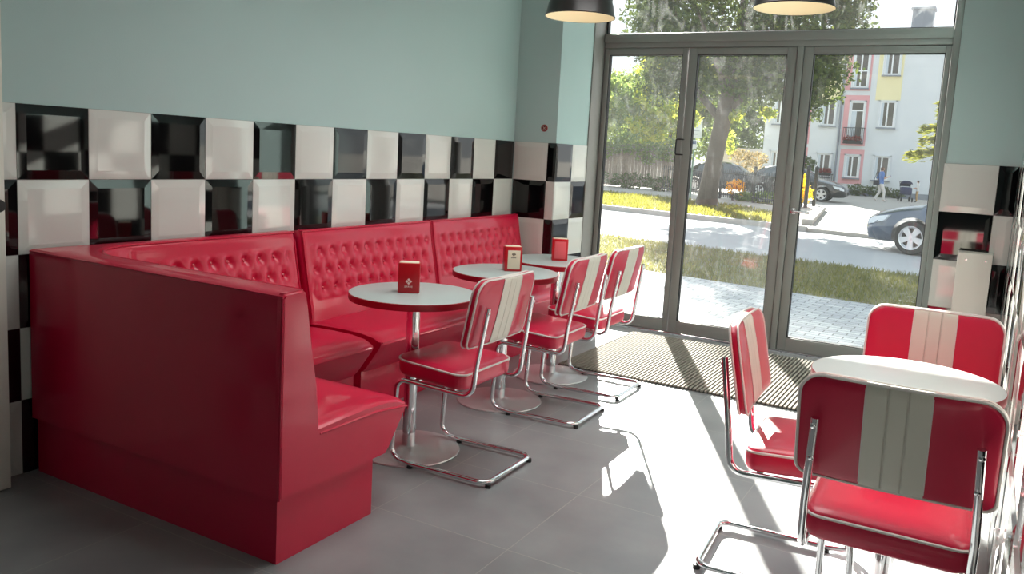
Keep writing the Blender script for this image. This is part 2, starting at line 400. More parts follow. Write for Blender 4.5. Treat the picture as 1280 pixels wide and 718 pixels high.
# white boxed pipe cover on the right pier
t = empty('pipe_cover', (3.317, 3.79, 0), label='tall white boxed pipe cover standing against the right tiled pier', cat='pipe cover')
obj('cover_panel', bx(-0.0925, 0.0925, -0.085, 0.088, 0, 0.985, bev=0.004), M['white_board'], t)
for sx in (-0.045, 0.06):
    bm = bmesh.new(); lathe(bm, [(0.0055, 0), (0.0055, 0.002), (0.0, 0.0028)], seg=12); xf(bm, Matrix.Translation((sx, -0.0845, 0.945)) @ Matrix.Rotation(PI / 2, 4, 'X'))
    obj('screw', bm, M['steel'], t)

# white door leaf at the far left
t = empty('door_1', (0.075, -0.11, 0), label='open white door leaf with black knob at far left edge', cat='door', kind='structure')
obj('leaf', bx(-0.018, 0.035, -0.82, 0.0, 0.008, 2.06, bev=0.003), M['white_board'], t)
bm = bmesh.new(); lathe(bm, [(0.020, 0), (0.020, 0.006), (0.009, 0.008), (0.009, 0.03), (0.021, 0.036), (0.025, 0.048), (0.021, 0.060), (0.0, 0.063)], seg=24)
xf(bm, Matrix.Translation((0.035, -0.05, 1.128)) @ Matrix.Rotation(PI / 2, 4, 'Y')); obj('door_knob', bm, M['rubber'], t)

# ------------------------------------------------------------------ glass doors
def ring_frame(bm, x0, x1, z0, z1, w, y0, y1, wb=None, wt=None, wr=None, bev=0.004):
    wb = wb or w; wt = wt or w; wr = wr or w
    box(bm, x0, x0 + w, y0, y1, z0, z1, bev); box(bm, x1 - wr, x1, y0, y1, z0, z1, bev)
    box(bm, x0 + w, x1 - wr, y0, y1, z0, z0 + wb, bev); box(bm, x0 + w, x1 - wr, y0, y1, z1 - wt, z1, bev)
def sash(n, x0, x1, gx0, gx1, label, glass):
    t = empty('door_%d' % n, ((x0 + x1) / 2, YD, 0), label=label, cat='door', kind='structure'); cx = (x0 + x1) / 2
    bm = bmesh.new(); z0, z1, gz0, gz1 = 0.012, 2.337, 0.112, 2.286
    ring_frame(bm, x0 - cx, x1 - cx, z0, z1, gx0 - x0, -0.002, 0.068, gz0 - z0, z1 - gz1, x1 - gx1)
    obj('sash_frame', bm, M['alu'], t)
    bm = bmesh.new(); e = 0.007
    ring_frame(bm, gx0 - cx - 0.001, gx1 - cx + 0.001, gz0 - 0.001, gz1 + 0.001, e, 0.006, 0.05, bev=0)
    obj('gasket', bm, M['gasket'], t, 0)
    obj('glass_pane', bx(gx0 - cx, gx1 - cx, 0.028, 0.034, gz0, gz1), glass, t, 0)
    return t, cx
sash(2, 0.384, 1.112, 0.425, 1.072, 'left glass door panel nearest the tiled pier and benches', M['glass'])
t, cx = sash(3, 1.122, 1.968, 1.190, 1.897, 'middle folding glass door panel with black pull handle', M['glass'])
bm = bmesh.new()
tube(bm, fillet([(0.026, 0.0, 0.062), (0.026, -0.032, 0.062), (-0.026, -0.036, 0.062), (-0.026, -0.036, -0.062), (0.026, -0.032, -0.062), (0.026, 0.0, -0.062)], 0.012), 0.0062, 10)
xf(bm, Matrix.Translation((1.108 - cx, 0, 1.545))); obj('handle', bm, M['black_metal'], t)
t, cx = sash(4, 2.022, 3.012, 2.088, 2.978, 'right glass door panel with lever handle beside white table', M['glass_clean'])
bm = bmesh.new(); lathe(bm, [(0.024, 0), (0.024, 0.006), (0.011, 0.010), (0.011, 0.045)], seg=24); xf(bm, Matrix.Rotation(PI / 2, 4, 'X'))
tube(bm, fillet([(0, -0.02, 0), (0, -0.05, 0), (0.125, -0.05, -0.004)], 0.012), 0.009, 10); xf(bm, Matrix.Translation((2.053 - cx, 0, 1.10)))
obj('handle', bm, M['steel'], t)
# fixed frame: jambs, mullion, transom bar and head
t = empty('trim_1', (1.7, YD, 0), label='grey metal frame around the doors and the top light', cat='door frame', kind='structure')
bm = bmesh.new()
box(bm, 0.362 - 1.7, 0.378 - 1.7, -0.205, 0.02, 0, ZL, 0.002)
box(bm, 0.362 - 1.7, 0.384 - 1.7, 0.012, 0.085, 0, ZL, 0.002)
box(bm, 3.016 - 1.7, 3.062 - 1.7, -0.03, 0.085, 0, ZL, 0.004); box(bm, 3.06 - 1.7, XR0 - 1.7 + 0.012, -0.012, 0.085, 0, ZL, 0.003)
obj('jamb', bm, M['alu'], t)
bm = bmesh.new(); box(bm, 1.972 - 1.7, 2.018 - 1.7, -0.012, 0.085, 0, 2.342, 0.004); obj('mullion', bm, M['alu'], t)
bm = bmesh.new(); box(bm, 0.384 - 1.7, 3.016 - 1.7, -0.03, 0.085, 2.384, 2.455, 0.005); box(bm, 0.384 - 1.7, 3.016 - 1.7, -0.012, 0.085, 2.342, 2.386, 0.003)
obj('transom_bar', bm, M['alu'], t)
obj('head_rail', bx(0.384 - 1.7, 3.016 - 1.7, -0.03, 0.085, 2.92, ZL, 0.004), M['alu'], t)
bm = bmesh.new(); box(bm, 0.37 - 1.7, 3.07 - 1.7, -0.03, 0.095, 0, 0.011, 0.003); obj('threshold', bm, M['steel'], t)
t = empty('window_1', (1.7, YD, 2.45), label='wide smeared top light above the glass doors', cat='window', kind='structure')
obj('glass_pane', bx(0.384 - 1.7, 3.016 - 1.7, 0.028, 0.034, 0.004, 0.472), M['glass_top'], t, 0)
bm = bmesh.new(); ring_frame(bm, 0.384 - 1.7, 3.016 - 1.7, 0.003, 0.473, 0.012, 0.008, 0.05, bev=0); obj('gasket', bm, M['gasket'], t, 0)

# ------------------------------------------------------------------ entrance mat
t = empty('door_mat', (1.95, 3.765, 0), label='long ribbed grey brown mat on floor before the doors', cat='door mat')
obj('backing', bx(-1.052, 1.052, -0.675, 0.685, 0.0005, 0.005), M['mat_dark'], t, 0)
bm = bmesh.new(); n = 82
for i in range(n):
    x = -1.05 + 2.1 * (i + 0.5) / n; box(bm, x - 0.0068, x + 0.0068, -0.679, 0.689, 0.0045, 0.0155)
o = obj('ribs', bm, M['mat_rib'], t, 0)

# ------------------------------------------------------------------ booths
TOP = 0.94
ROWS = (0.818, 0.718, 0.618); DU = 0.10
PROF = [(0.060, 0.938), (0.085, 0.944), (0.104, 0.940), (0.114, 0.925), (0.118, 0.905)]
def back_d(z):
    pts = [(0.44, 0.205), (0.52, 0.190), (0.65, 0.165), (0.80, 0.135), (0.90, 0.119), (0.925, 0.114)]
    for (z0, d0), (z1, d1) in zip(pts, pts[1:]):
        if z <= z1: return d0 + (d1 - d0) * (max(z, z0) - z0) / (z1 - z0)
    return pts[-1][1]
def tuft(u, z, L, u0):
    """inward offset of the padded back at arc position u, height z"""
    p = (u - u0) / DU; q = (ROWS[0] - z) / 0.10
    a = p + q / 2; b = p - q / 2
    w = min(1, max(0, (u - 0.035) / 0.05)) * min(1, max(0, (L - 0.035 - u) / 0.05))
    wz = min(1, max(0, (z - 0.555) / 0.04)) * min(1, max(0, (0.872 - z) / 0.035))
    wz = wz * wz * (3 - 2 * wz); w = w * w * (3 - 2 * w)
    s = abs(math.sin(PI * a)) * abs(math.sin(PI * b))
    h = 0.006 * (1 - s ** 0.6)
    r = 1e9
    for j, zr in enumerate(ROWS):
        k = round((u - u0) / DU - 0.5 * (j % 2)); ub = u0 + (k + 0.5 * (j % 2)) * DU
        r = min(r, (u - ub) ** 2 + (z - zr) ** 2)
    h += 0.019 * math.exp(-r / (0.027 ** 2)) + 0.004 * math.exp(-r / (0.012 ** 2))
    return -h * w * wz + 0.009 * w * wz
def button_list(L, u0):
    out = []
    for j, zr in enumerate(ROWS):
        k = 0
        while True:
            u = u0 + (k + 0.5 * (j % 2)) * DU
            if u > L - 0.06: break
            out.append((u, zr)); k += 1
    return out
def add_buttons(parent, L, u0, pos):
    proto = None
    for (u, z) in button_list(L, u0):
        d = back_d(z) + tuft(u, z, L, u0); p, nrm = pos(u, d, z)
        if proto is None:
            bm = bmesh.new(); lathe(bm, [(0.0105, -0.004), (0.0105, 0.002), (0.0085, 0.0055), (0.0045, 0.0075), (0.0, 0.008)], seg=14)
            o = obj('button', bm, M['button'], parent); proto = o
        else:
            o = proto.copy(); C.objects.link(o); o.parent = parent
        o.location = p; o.rotation_euler = Vector(nrm).to_track_quat('Z', 'Y').to_euler()
SEAT = [(0.16, 0.236), (0.575, 0.236), (0.600, 0.262), (0.688, 0.385), (0.694, 0.400), (0.690, 0.413), (0.676, 0.428), (0.640, 0.444), (0.56, 0.456), (0.44, 0.460), (0.30, 0.457), (0.16, 0.450)]

def padded_back(name, parent, L, u0, pos, nu):
    zs = [0.43 + (0.905 - 0.43) * i / 66 for i in range(67)]
    V = []; W = []
    for iu in range(nu + 1):
        u = L * iu / nu; row = []
        e = min(u, L - u); er = 0.012 * (1 - min(1, e / 0.02)) ** 2
        for z in zs: row.append(pos(u, back_d(z) + tuft(u, z, L, u0) - er, z)[0])
        for (d, z) in PROF[::-1]: row.append(pos(u, d - er, z - er * 0.4)[0])
        row.append(pos(u, 0.03, 0.930)[0]); W.append(row)
    m = len(W[0]); V = [p for r in W for p in r]; F = []
    for i in range(nu):
        for j in range(m - 1):
            a = i * m + j; F.append((a, a + 1, a + m + 1, a + m))
    # closed ends and rear
    for i, rv in ((0, False), (nu, True)):
        idx = [i * m + j for j in range(m)]; q = len(V); V.append(pos(L * i / nu, 0.03, 0.43)[0]); loop = idx + [q]
        F.append(tuple(loop if rv else loop[::-1]))
    return raw(name, V, F, M['red'], parent, 50)

def straight_booth(y0, y1, label):
    L = y1 - y0; t = empty('banquette', (0, y0, 0), label=label, cat='bench', group='red banquette benches along the left wall')
    pos = lambda u, d, z: (Vector((d, u, z)), (1, 0, 0.2))
    u0 = 0.10 if L < 1.18 else 0.13
    b = padded_back('backrest', t, L, u0, pos, int(L / 0.0085))
    add_buttons(b, L, u0, pos)
    bm = bmesh.new()
    for uu in (0.006, L - 0.006):
        tube(bm, [(back_d(z) - 0.001, uu, z) for z in np.linspace(0.47, 0.90, 14)] + [(0.108, uu, 0.936), (0.08, uu, 0.943)], 0.004, 6)
    tube(bm, [(0.109, 0.004, 0.938), (0.109, L - 0.004, 0.938)], 0.0045, 6)
    obj('piping', bm, M['red'], b)
    bm = bmesh.new(); n = len(SEAT); secs = []
    st = [0.0, 0.006, 0.02, 0.05] + list(np.linspace(0.15, L - 0.15, 8)) + [L - 0.05, L - 0.02, L - 0.006, L]
    for u in st:
        e = min(u, L - u); k = 0.010 * (1 - min(1, e / 0.03)) ** 2; dome = 0.006 * math.sin(PI * u / L)
        secs.append([bm.verts.new((d - (k if d > 0.3 else 0), u, z - (k + (0.006 - dome if True else 0) if z > 0.42 else 0))) for d, z in SEAT])
    for a, c in zip(secs, secs[1:]):
        for i in range(n): bm.faces.new((a[i], c[i], c[(i + 1) % n], a[(i + 1) % n]))
    bm.faces.new(secs[0]); bm.faces.new(secs[-1][::-1]); bmesh.ops.recalc_face_normals(bm, faces=bm.faces[:])
    s = obj('seat', bm, M['red'], t, 35)
    bm = bmesh.new(); tube(bm, [(0.689, 0.004, 0.410), (0.689, L - 0.004, 0.410)], 0.0045, 6); obj('piping', bm, M['red'], s)
    bm = bmesh.new(); prism(bm, [(0.004, 0.236), (0.004, 0.930), (0.055, 0.934), (0.10, 0.925), (0.112, 0.88), (0.160, 0.55), (0.17, 0.236)], 'y', 0.004, L - 0.004)
    obj('back_frame', bm, M['red'], t, 30)
    obj('plinth', bx(0.004, 0.552, 0.006, L - 0.006, 0.0, 0.237, bev=0.003), M['red'], t)
    return t
straight_booth(1.440, 2.632, 'middle red tufted bench against left wall behind the first and second tables')
straight_booth(2.648, 3.806, 'far red tufted bench against left wall ending at the tiled end wall')

# corner booth: an L with a rounded inner corner, its return facing the camera
X0, Y0 = 0.010, 0.034; XE, YE = 1.388, 1.378; CX = 0.40
def lpos(d):
    c = max(CX, d + 0.012); r = c - d
    cx, cy = X0 + c, Y0 + c
    return cx, cy, r
def LLEN(d=0.14):
    cx, cy, r = lpos(d); return (XE - cx) + r * PI / 2 + (YE - cy)
def lcurve(s_frac_d, d):
    """s in arc length at d=0.14, mapped piecewise to depth d"""
    cxr, cyr, rr = lpos(0.14); l1 = XE - cxr; l2 = rr * PI / 2; l3 = YE - cyr
    cx, cy, r = lpos(d); s = s_frac_d
    if s <= l1: return Vector((XE - (XE - cx) * s / l1, Y0 + d, 0)), Vector((0, 1, 0))
    if s <= l1 + l2:
        a = (s - l1) / l2 * PI / 2
        return Vector((cx - r * math.sin(a), cy - r * math.cos(a), 0)), Vector((math.sin(a), math.cos(a), 0))
    k = (s - l1 - l2) / l3
    return Vector((X0 + d, cy + (YE - cy) * k, 0)), Vector((1, 0, 0))
def cpos(u, d, z):
    p, n = lcurve(u, d); p = p.copy(); p.z = z; return p, (n.x, n.y, 0.2)
t = empty('corner_banquette', (0, 0, 0), label='red L-shaped corner booth whose plain tall back faces the camera', cat='bench')
L = LLEN(); u0 = 0.08
b = padded_back('backrest', t, L, u0 + ((L - u0) % DU) - 0.10 if False else u0, cpos, int(L / 0.0085))
add_buttons(b, L, u0, cpos)
bm = bmesh.new(); tube(bm, [cpos(u, 0.109, 0.938)[0] for u in np.linspace(0.004, L - 0.004, 90)], 0.0045, 6)
for uu in (L - 0.006,): tube(bm, [cpos(uu, back_d(z) - 0.001, z)[0] for z in np.linspace(0.47, 0.90, 14)], 0.004, 6)
obj('piping', bm, M['red'], b)
# shell: square outside, rounded inside
bm = bmesh.new()
inner = [cpos(u, 0.070, 0)[0] for u in np.linspace(0, L, 60)]
cxr, cyr, rr = lpos(0.14); l1 = XE - cxr; l2 = rr * PI / 2
def outer(u):
    if u <= l1: return Vector((XE + (X0 + CX - XE) * u / l1, Y0, 0))
    if u >= l1 + l2: return Vector((X0, Y0 + CX + (YE - Y0 - CX) * (u - l1 - l2) / (L - l1 - l2), 0))
    a = (u - l1) / l2
    return Vector((X0 + CX * (1 - 2 * a), Y0, 0)) if a <= 0.5 else Vector((X0, Y0 + CX * (2 * a - 1), 0))
us = sorted(set(list(np.linspace(0, l1, 12)) + list(np.linspace(l1, l1 + l2, 25)) + list(np.linspace(l1 + l2, L, 12))))
levels = [(0.236, -0.0), (0.920, -0.0), (0.932, 0.004), (0.938, 0.014)]
rows = []
for u in us:
    o_ = outer(u); i_ = cpos(u, 0.085, 0)[0]; rows.append((o_, i_, (i_ - o_).normalized()))
grid = []
for (o_, i_, dr) in rows:
    g = []
    for z, ins in levels:
        p = o_ + dr * ins; g.append(bm.verts.new((p.x, p.y, z)))
    q = o_.lerp(i_, 0.6); g.append(bm.verts.new((q.x, q.y, 0.942))); g.append(bm.verts.new((i_.x, i_.y, 0.941))); g.append(bm.verts.new((i_.x, i_.y, 0.236))); grid.append(g)
for a, c in zip(grid, grid[1:]):
    for i in range(len(a) - 1): bm.faces.new((a[i], c[i], c[i + 1], a[i + 1]))
bm.faces.new(grid[0]); bm.faces.new(grid[-1][::-1]); bmesh.ops.recalc_face_normals(bm, faces=bm.faces[:])
sh = obj('back_panel', bm, M['red'], t, 35)
bm = bmesh.new(); tube(bm, [(XE + 0.018, Y0 + 0.004, 0.929), (X0 + 0.004, Y0 + 0.002, 0.929)], 0.0045, 6)
tube(bm, [(XE + 0.019, Y0 + 0.001, 0.24), (XE + 0.019, Y0 + 0.001, 0.925)], 0.0045, 6); obj('piping', bm, M['red'], sh)
# end cap of the return: wedge profile
bm = bmesh.new()
prism(bm, [(Y0 - 0.002, 0.238), (Y0 - 0.002, 0.926), (Y0 + 0.010, 0.941), (Y0 + 0.085, 0.944), (Y0 + 0.106, 0.932), (Y0 + 0.118, 0.88), (Y0 + 0.140, 0.74), (Y0 + 0.168, 0.60), (Y0 + 0.182, 0.46), (Y0 + 0.182, 0.238)], 'x', XE - 0.004, XE + 0.022)
bmesh.ops.bevel(bm, geom=[e for e in bm.edges if all(abs(v.co.x - (XE + 0.022)) < 1e-5 for v in e.verts)], offset=0.008, segments=3, affect='EDGES')
obj('end_panel', bm, M['red'], t, 40)
# seat
bm = bmesh.new(); n = len(SEAT); secs = []
cs = sorted(set([0, 0.006, 0.02, 0.05, 0.2] + list(np.linspace(0.3, l1, 4)) + list(np.linspace(l1, l1 + l2, 14)) + list(np.linspace(l1 + l2, L - 0.2, 4)) + [L - 0.055, L - 0.035, L - 0.02, L - 0.006, L]))
for u in cs:
    e = min(u, L - u); k = 0.022 * (1 - min(1, e / 0.055)) ** 2 if L - u < 0.1 else 0.012 * (1 - min(1, e / 0.04)) ** 2
    secs.append([bm.verts.new(cpos(u, d - (k if d > 0.3 else 0), z - (k * 1.3 if z > 0.42 else 0))[0] + Vector((0.011 if u < 0.03 else 0, 0, 0))) for d, z in SEAT])
for a, c in zip(secs, secs[1:]):
    for i in range(n): bm.faces.new((a[i], c[i], c[(i + 1) % n], a[(i + 1) % n]))
bm.faces.new(secs[0]); bm.faces.new(secs[-1][::-1]); bmesh.ops.recalc_face_normals(bm, faces=bm.faces[:])
s = obj('seat', bm, M['red'], t, 35)
bm = bmesh.new(); tube(bm, fillet([(XE + 0.009, Y0 + 0.195, 0.418), (XE + 0.011, Y0 + 0.50, 0.420), (XE + 0.011, Y0 + 0.66, 0.402), (XE + 0.004, Y0 + 0.697, 0.395)], 0.04), 0.0055, 8)
obj('piping', bm, M['red'], s)
# plinth L
bm = bmesh.new()
prism(bm, [(X0 + 0.004, Y0 + 0.020), (XE - 0.010, Y0 + 0.020), (XE - 0.010, Y0 + 0.514), (X0 + 0.552, Y0 + 0.508), (X0 + 0.552, YE - 0.004), (X0 + 0.004, YE - 0.004)], 'z', 0.0, 0.236)
obj('plinth', bm, M['red'], t, 30)

# ------------------------------------------------------------------ chairs
def rrect(w, zb, zt, rt, rb, n=9):
    """rounded rectangle outline, counter-clockwise, bottom left first"""
    P = []
    for (cx, cz, r, a0) in ((-w / 2 + rb, zb + rb, rb, PI), (w / 2 - rb, zb + rb, rb, 1.5 * PI), (w / 2 - rt, zt - rt, rt, 0), (-w / 2 + rt, zt - rt, rt, 0.5 * PI)):
        for k in range(n + 1): a = a0 + (PI / 2) * k / n; P.append((cx + r * math.cos(a), cz + r * math.sin(a)))
    Q = []
    for a, b in zip(P, P[1:] + P[:1]):
        l = math.dist(a, b); m = max(1, int(l / 0.03))
        for k in range(m): Q.append((a[0] + (b[0] - a[0]) * k / m, a[1] + (b[1] - a[1]) * k / m))
    return Q
def pad(outline, t, bulge, soft):
    """cushion in the XZ plane: front at y=+, back at y=-"""
    bm = bmesh.new(); cx = sum(p[0] for p in outline) / len(outline); cz = sum(p[1] for p in outline) / len(outline); n = len(outline)
    prof = [(1.0, 0.0), (1.0, 0.30), (0.992, 0.62), (0.975, 0.86), (0.94, 1.0), (0.80, 1.0), (0.55, 1.0), (0.28, 1.0)]
    def ring(s, k, sg):
        y = sg * (t / 2 * k + bulge * (1 - s * s) * (1 if k >= 1.0 else 0))
        return [bm.verts.new((cx + (x - cx) * s, y, cz + (z - cz) * s)) for x, z in outline]
    R = [ring(s, k, 1) for s, k in prof[::-1]] + [ring(s, k, -1) for s, k in prof[1:]]
    for a, b in zip(R, R[1:]):
        for i in range(n): bm.faces.new((a[i], a[(i + 1) % n], b[(i + 1) % n], b[i]))
    bm.faces.new(R[0][::-1]); bm.faces.new(R[-1]); bmesh.ops.recalc_face_normals(bm, faces=bm.faces[:])
    return bm
CW = 0.492; BZ0, BZ1 = 0.600, 0.896
def back_xf(p):
    """flat back coordinates -> leaning, slightly hollowed chair back"""
    x, y, z = p; k = (z - BZ0) / (BZ1 - BZ0)
    return (x, y - 0.138 - 0.066 * k + 0.30 * x * x * (0.6 + 0.4 * k), z)
def make_chair():
    t = empty('diner_chair')
    ol = rrect(CW, BZ0, BZ1, 0.062, 0.030)
    bm = pad(ol, 0.036, 0.005, 0); bmesh.ops.triangulate(bm, faces=[f for f in bm.faces if len(f.verts) > 4])
    st = bm.copy()
    for v in bm.verts: v.co = back_xf(v.co)
    b = obj('backrest', bm, M['red_chair'], t, 60)
    hw = 0.079
    bmesh.ops.bisect_plane(st, geom=st.verts[:] + st.edges[:] + st.faces[:], plane_co=(hw, 0, 0), plane_no=(1, 0, 0), clear_outer=True)
    bmesh.ops.bisect_plane(st, geom=st.verts[:] + st.edges[:] + st.faces[:], plane_co=(-hw, 0, 0), plane_no=(-1, 0, 0), clear_outer=True)
    st.normal_update()
    for v in st.verts: v.co += v.normal * 0.0016
    for v in st.verts: v.co = back_xf(v.co)
    s = obj('stripe', st, M['stripe'], b, 60); s['label'] = 'grey white centre stripe'
    bm = bmesh.new(); tube(bm, [back_xf((x, -0.013, z)) for x, z in ol], 0.0048, 6, closed=True); tube(bm, [back_xf((x, 0.014, z)) for x, z in ol], 0.004, 6, closed=True)
    for sx in (-hw, hw):
        for sy in (-1, 1):
            tube(bm, [back_xf((sx, sy * (0.0190 + 0.005 * max(0, 1 - ((z - 0.748) / 0.16) ** 2)), z)) for z in np.linspace(BZ0 + 0.012, BZ1 - 0.012, 9)], 0.0018, 6)
    o = obj('piping', bm, M['piping'], b); o['label'] = 'pale grey piping'
    # seat
    SW, SY0, SY1, SZ = 0.436, -0.118, 0.254, 0.449
    ol = rrect(SW, SY0, SY1, 0.075, 0.05)
    bm = pad(ol, 0.078, 0.014, 0); bmesh.ops.triangulate(bm, faces=[f for f in bm.faces if len(f.verts) > 4])
    for v in bm.verts:
        x, y, z = v.co; flat = y if y > 0 else max(y, -0.039)
        v.co = (x, z, SZ + flat + 0.012 * z / 0.2)
    bmesh.ops.reverse_faces(bm, faces=bm.faces[:])
    bmesh.ops.recalc_face_normals(bm, faces=bm.faces[:])
    s = obj('seat', bm, M['red_chair'], t, 60)
    bm = bmesh.new(); tube(bm, [(x, y, SZ + 0.030 + 0.012 * y / 0.2) for x, y in ol], 0.0048, 6, closed=True)
    o = obj('piping', bm, M['piping'], s); o['label'] = 'pale grey piping'
    # chrome cantilever frame
    sx = 0.203; r = 0.0115; side = []
    half = [(0.196, -0.213, 0.780), (0.208, -0.176, 0.530), (0.208, -0.160, 0.388), (0.203, 0.235, 0.400), (0.203, 0.258, 0.030), (0.203, 0.150, 0.0185), (0.203, -0.10, 0.0225), (0.203, -0.250, 0.0225)]
    path = half + [(-x, y, z) for x, y, z in half[::-1]]
    rad = [0.05, 0.055, 0.05, 0.06, 0.05, 0.1, 0.05]; rad = rad + rad[::-1]
    bm = bmesh.new(); tube(bm, fillet(path, rad, 7), r, 12); obj('frame', bm, M['chrome'], t, 60)
    for s_ in (-1, 1):
        for (zz, yy) in ((0.758, -0.2085), (0.665, -0.1935)):
            bm = bmesh.new(); lathe(bm, [(0.008, 0), (0.008, 0.002), (0.005, 0.005), (0, 0.006)], seg=12)
            xf(bm, Matrix.Translation((s_ * 0.199, yy - 0.0105, zz)) @ Matrix.Rotation(PI / 2 + 0.16, 4, 'X')); obj('screw', bm, M['chrome'], t)
        for yy in (0.15, -0.225):
            bm = bmesh.new(); lathe(bm, [(0.013, 0.0), (0.0135, 0.008), (0.012, 0.016)], seg=14); xf(bm, Matrix.Translation((s_ * 0.203 if yy > 0 else s_ * 0.185, yy if yy > 0 else -0.25, 0.0)))
            obj('glide', bm, M['rubber'], t)
    bm = bmesh.new()
    for yy in (-0.06, 0.13): box(bm, -0.203, 0.203, yy - 0.012, yy + 0.012, 0.398 + 0.012 * (yy > 0), 0.408, 0.002)
    obj('seat_bracket', bm, M['steel'], t)
    return t
proto = make_chair()
CHAIRS = [
    (1.362, 1.215, 91.0, 'red diner chair at the nearest round table beside the corner booth', 'chairs at the bench tables'),
    (1.320, 2.150, 92.0, 'red diner chair at the second bench table, behind the nearest chair', 'chairs at the bench tables'),
    (1.300, 2.765, 91.0, 'red diner chair at the table nearest the doors, sunlit seat', 'chairs at the bench tables'),
    (2.822, 1.085, -86, 'red diner chair left of the white table, back seen edge-on', 'chairs at the white table'),
    (3.206, 0.585, 0.5, 'red diner chair in the foreground with its back to camera', 'chairs at the white table'),
    (3.218, 1.590, 180.0, 'red diner chair on the far side of the white table', 'chairs at the white table')]
for i, (x, y, a, lab, grp) in enumerate(CHAIRS):
    c = proto if i == 0 else copy_tree(proto)
    c.location = (x, y, 0); c.rotation_euler = (0, 0, math.radians(a)); setp(c, lab, 'chair', grp)

# ------------------------------------------------------------------ tables
def make_table(top):
    t = empty('round_table')
    R = 0.302; H = 0.757
    bm = bmesh.new(); lathe(bm, [(0.0, H - 0.030), (R - 0.004, H - 0.030), (R - 0.0025, H - 0.001), (R - 0.006, H), (0.0, H)], seg=72); tp = obj('tabletop', bm, top, t, 30)
    bm = bmesh.new(); lathe(bm, [(R - 0.006, H - 0.032), (R - 0.001, H - 0.032), (R, H - 0.030), (R, H - 0.003), (R - 0.002, H - 0.001), (R - 0.006, H - 0.001)], seg=72, cap0=False, cap1=False)
    o = obj('edge_band', bm, M['table_red'], tp, 30); o['label'] = 'dark red edge band'
    bm = bmesh.new(); lathe(bm, [(0.031, 0.010), (0.031, H - 0.032)], seg=32); obj('column', bm, M['chrome'], t, 30)
    bm = bmesh.new(); lathe(bm, [(0.115, H - 0.040), (0.12, H - 0.036), (0.12, H - 0.031)], seg=40); obj('top_plate', bm, M['rubber'], t, 30)
    bm = bmesh.new(); lathe(bm, [(0.240, 0.0), (0.245, 0.002), (0.243, 0.007), (0.20, 0.0088), (0.06, 0.010), (0.045, 0.018), (0.034, 0.022), (0.0, 0.022)], seg=72); obj('base', bm, M['satin'], t, 30)
    return t
TABLES = [(1.062, 1.200, M['table'], 'nearest of the grey round tables, in front of the middle red bench', 'bench tables'),
          (1.000, 2.140, M['table'], 'grey round table second from the camera, beside the far bench', 'bench tables'),
          (0.975, 2.830, M['table'], 'grey round table nearest the glass doors, partly hidden', 'bench tables'),
          (3.172, 1.125, M['table_w'], 'white round table in bright sun by the right wall', 'white tables')]
for i, (x, y, m, lab, g) in enumerate(TABLES):
    if i in (0, 3): tb = make_table(m); base = tb
    else: tb = copy_tree(first_table)
    if i == 0: first_table = tb
    tb.location = (x, y, 0); setp(tb, lab, 'table', 'bench tables' if i < 3 else None)

# ------------------------------------------------------------------ napkin holders
def emblem(parent, mtl, s, y, zc):
    """four-petal diamond emblem with a short line of blocky lettering under it"""
    bm = bmesh.new()
    for k in range(4):
        a = PI / 2 * k
        c, sn = math.cos(a), math.sin(a)
        q = [(0.0015, 0), (0.0085, 0.0065), (0.0155, 0), (0.0085, -0.0065)]
        V = [bm.verts.new(((x * c - z * sn) * s, y, zc + (x * sn + z * c) * s)) for x, z in q]; W = [bm.verts.new((v.co.x, y + 0.0006, v.co.z)) for v in V]
        bm.faces.new(V); bm.faces.new(W[::-1])
        for i in range(4): bm.faces.new((V[i], W[i], W[(i + 1) % 4], V[(i + 1) % 4]))
    bmesh.ops.recalc_face_normals(bm, faces=bm.faces[:]); obj('emblem', bm, mtl, parent, 0)
    bm = bmesh.new(); z0 = zc - 0.0285 * s; h = 0.0085 * s; w = 0.0055 * s; st = 0.0017 * s; x = -0.0185 * s
    def seg(x0, x1, z0_, z1_): box(bm, x0, x1, y, y + 0.0006, z0_, z1_)
    for ch in 'BRMAS':
        seg(x, x + st, z0, z0 + h)
        if ch in 'BRMA': seg(x + w - st, x + w, z0, z0 + h)
        if ch in 'BRAS': seg(x, x + w, z0 + h - st, z0 + h); seg(x, x + w, z0 + h * 0.45, z0 + h * 0.45 + st)
        if ch in 'BS': seg(x, x + w, z0, z0 + st)
        if ch == 'M': seg(x + w / 2 - st / 2, x + w / 2 + st / 2, z0 + h * 0.3, z0 + h); seg(x, x + w, z0 + h - st, z0 + h)
        x += w + 0.0022 * s
    obj('lettering', bm, mtl, parent, 0)
def holder(x, y, rz, lab, style):
    t = empty('napkin_holder', (x, y, 0.757), rz, lab, 'napkin holder', 'napkin holders on the tables')
    W, D, H = 0.050, 0.034, 0.140
    bm = bx(-W, W, -D, D, 0.0, H, bev=0.004)
    obj('body', bm, M['red_plastic'], t, 40)
    bm = bx(-W + 0.006, W - 0.006, -D + 0.006, D - 0.004, H - 0.004, H + 0.003, bev=0.002); o = obj('napkins', bm, M['cream'], t, 40); o['label'] = 'pale paper napkins showing at the top'
    if style == 0: emblem(t, M['whiteink'], 1.0, -D - 0.0004, 0.055)
    elif style == 1:
        p = obj('front_card', bx(-0.034, 0.038, -D - 0.0015, -D + 0.001, 0.012, H - 0.020, bev=0.0007), M['cream'], t); emblem(p, M['ink'], 0.8, -D - 0.0021, 0.098)
    else:
        obj('front_card', bx(-0.036, 0.036, -D - 0.0015, -D + 0.001, 0.014, H - 0.016, bev=0.0007), M['pink_card'], t)
    return t
holder(1.036, 1.190, 0.60, 'plain red napkin holder with white emblem on the nearest table', 0)
holder(1.010, 2.190, 0.72, 'red napkin holder with cream card on the second bench table', 1)
holder(0.985, 2.835, 0.56, 'red napkin holder with pink card on the table nearest the doors', 2)

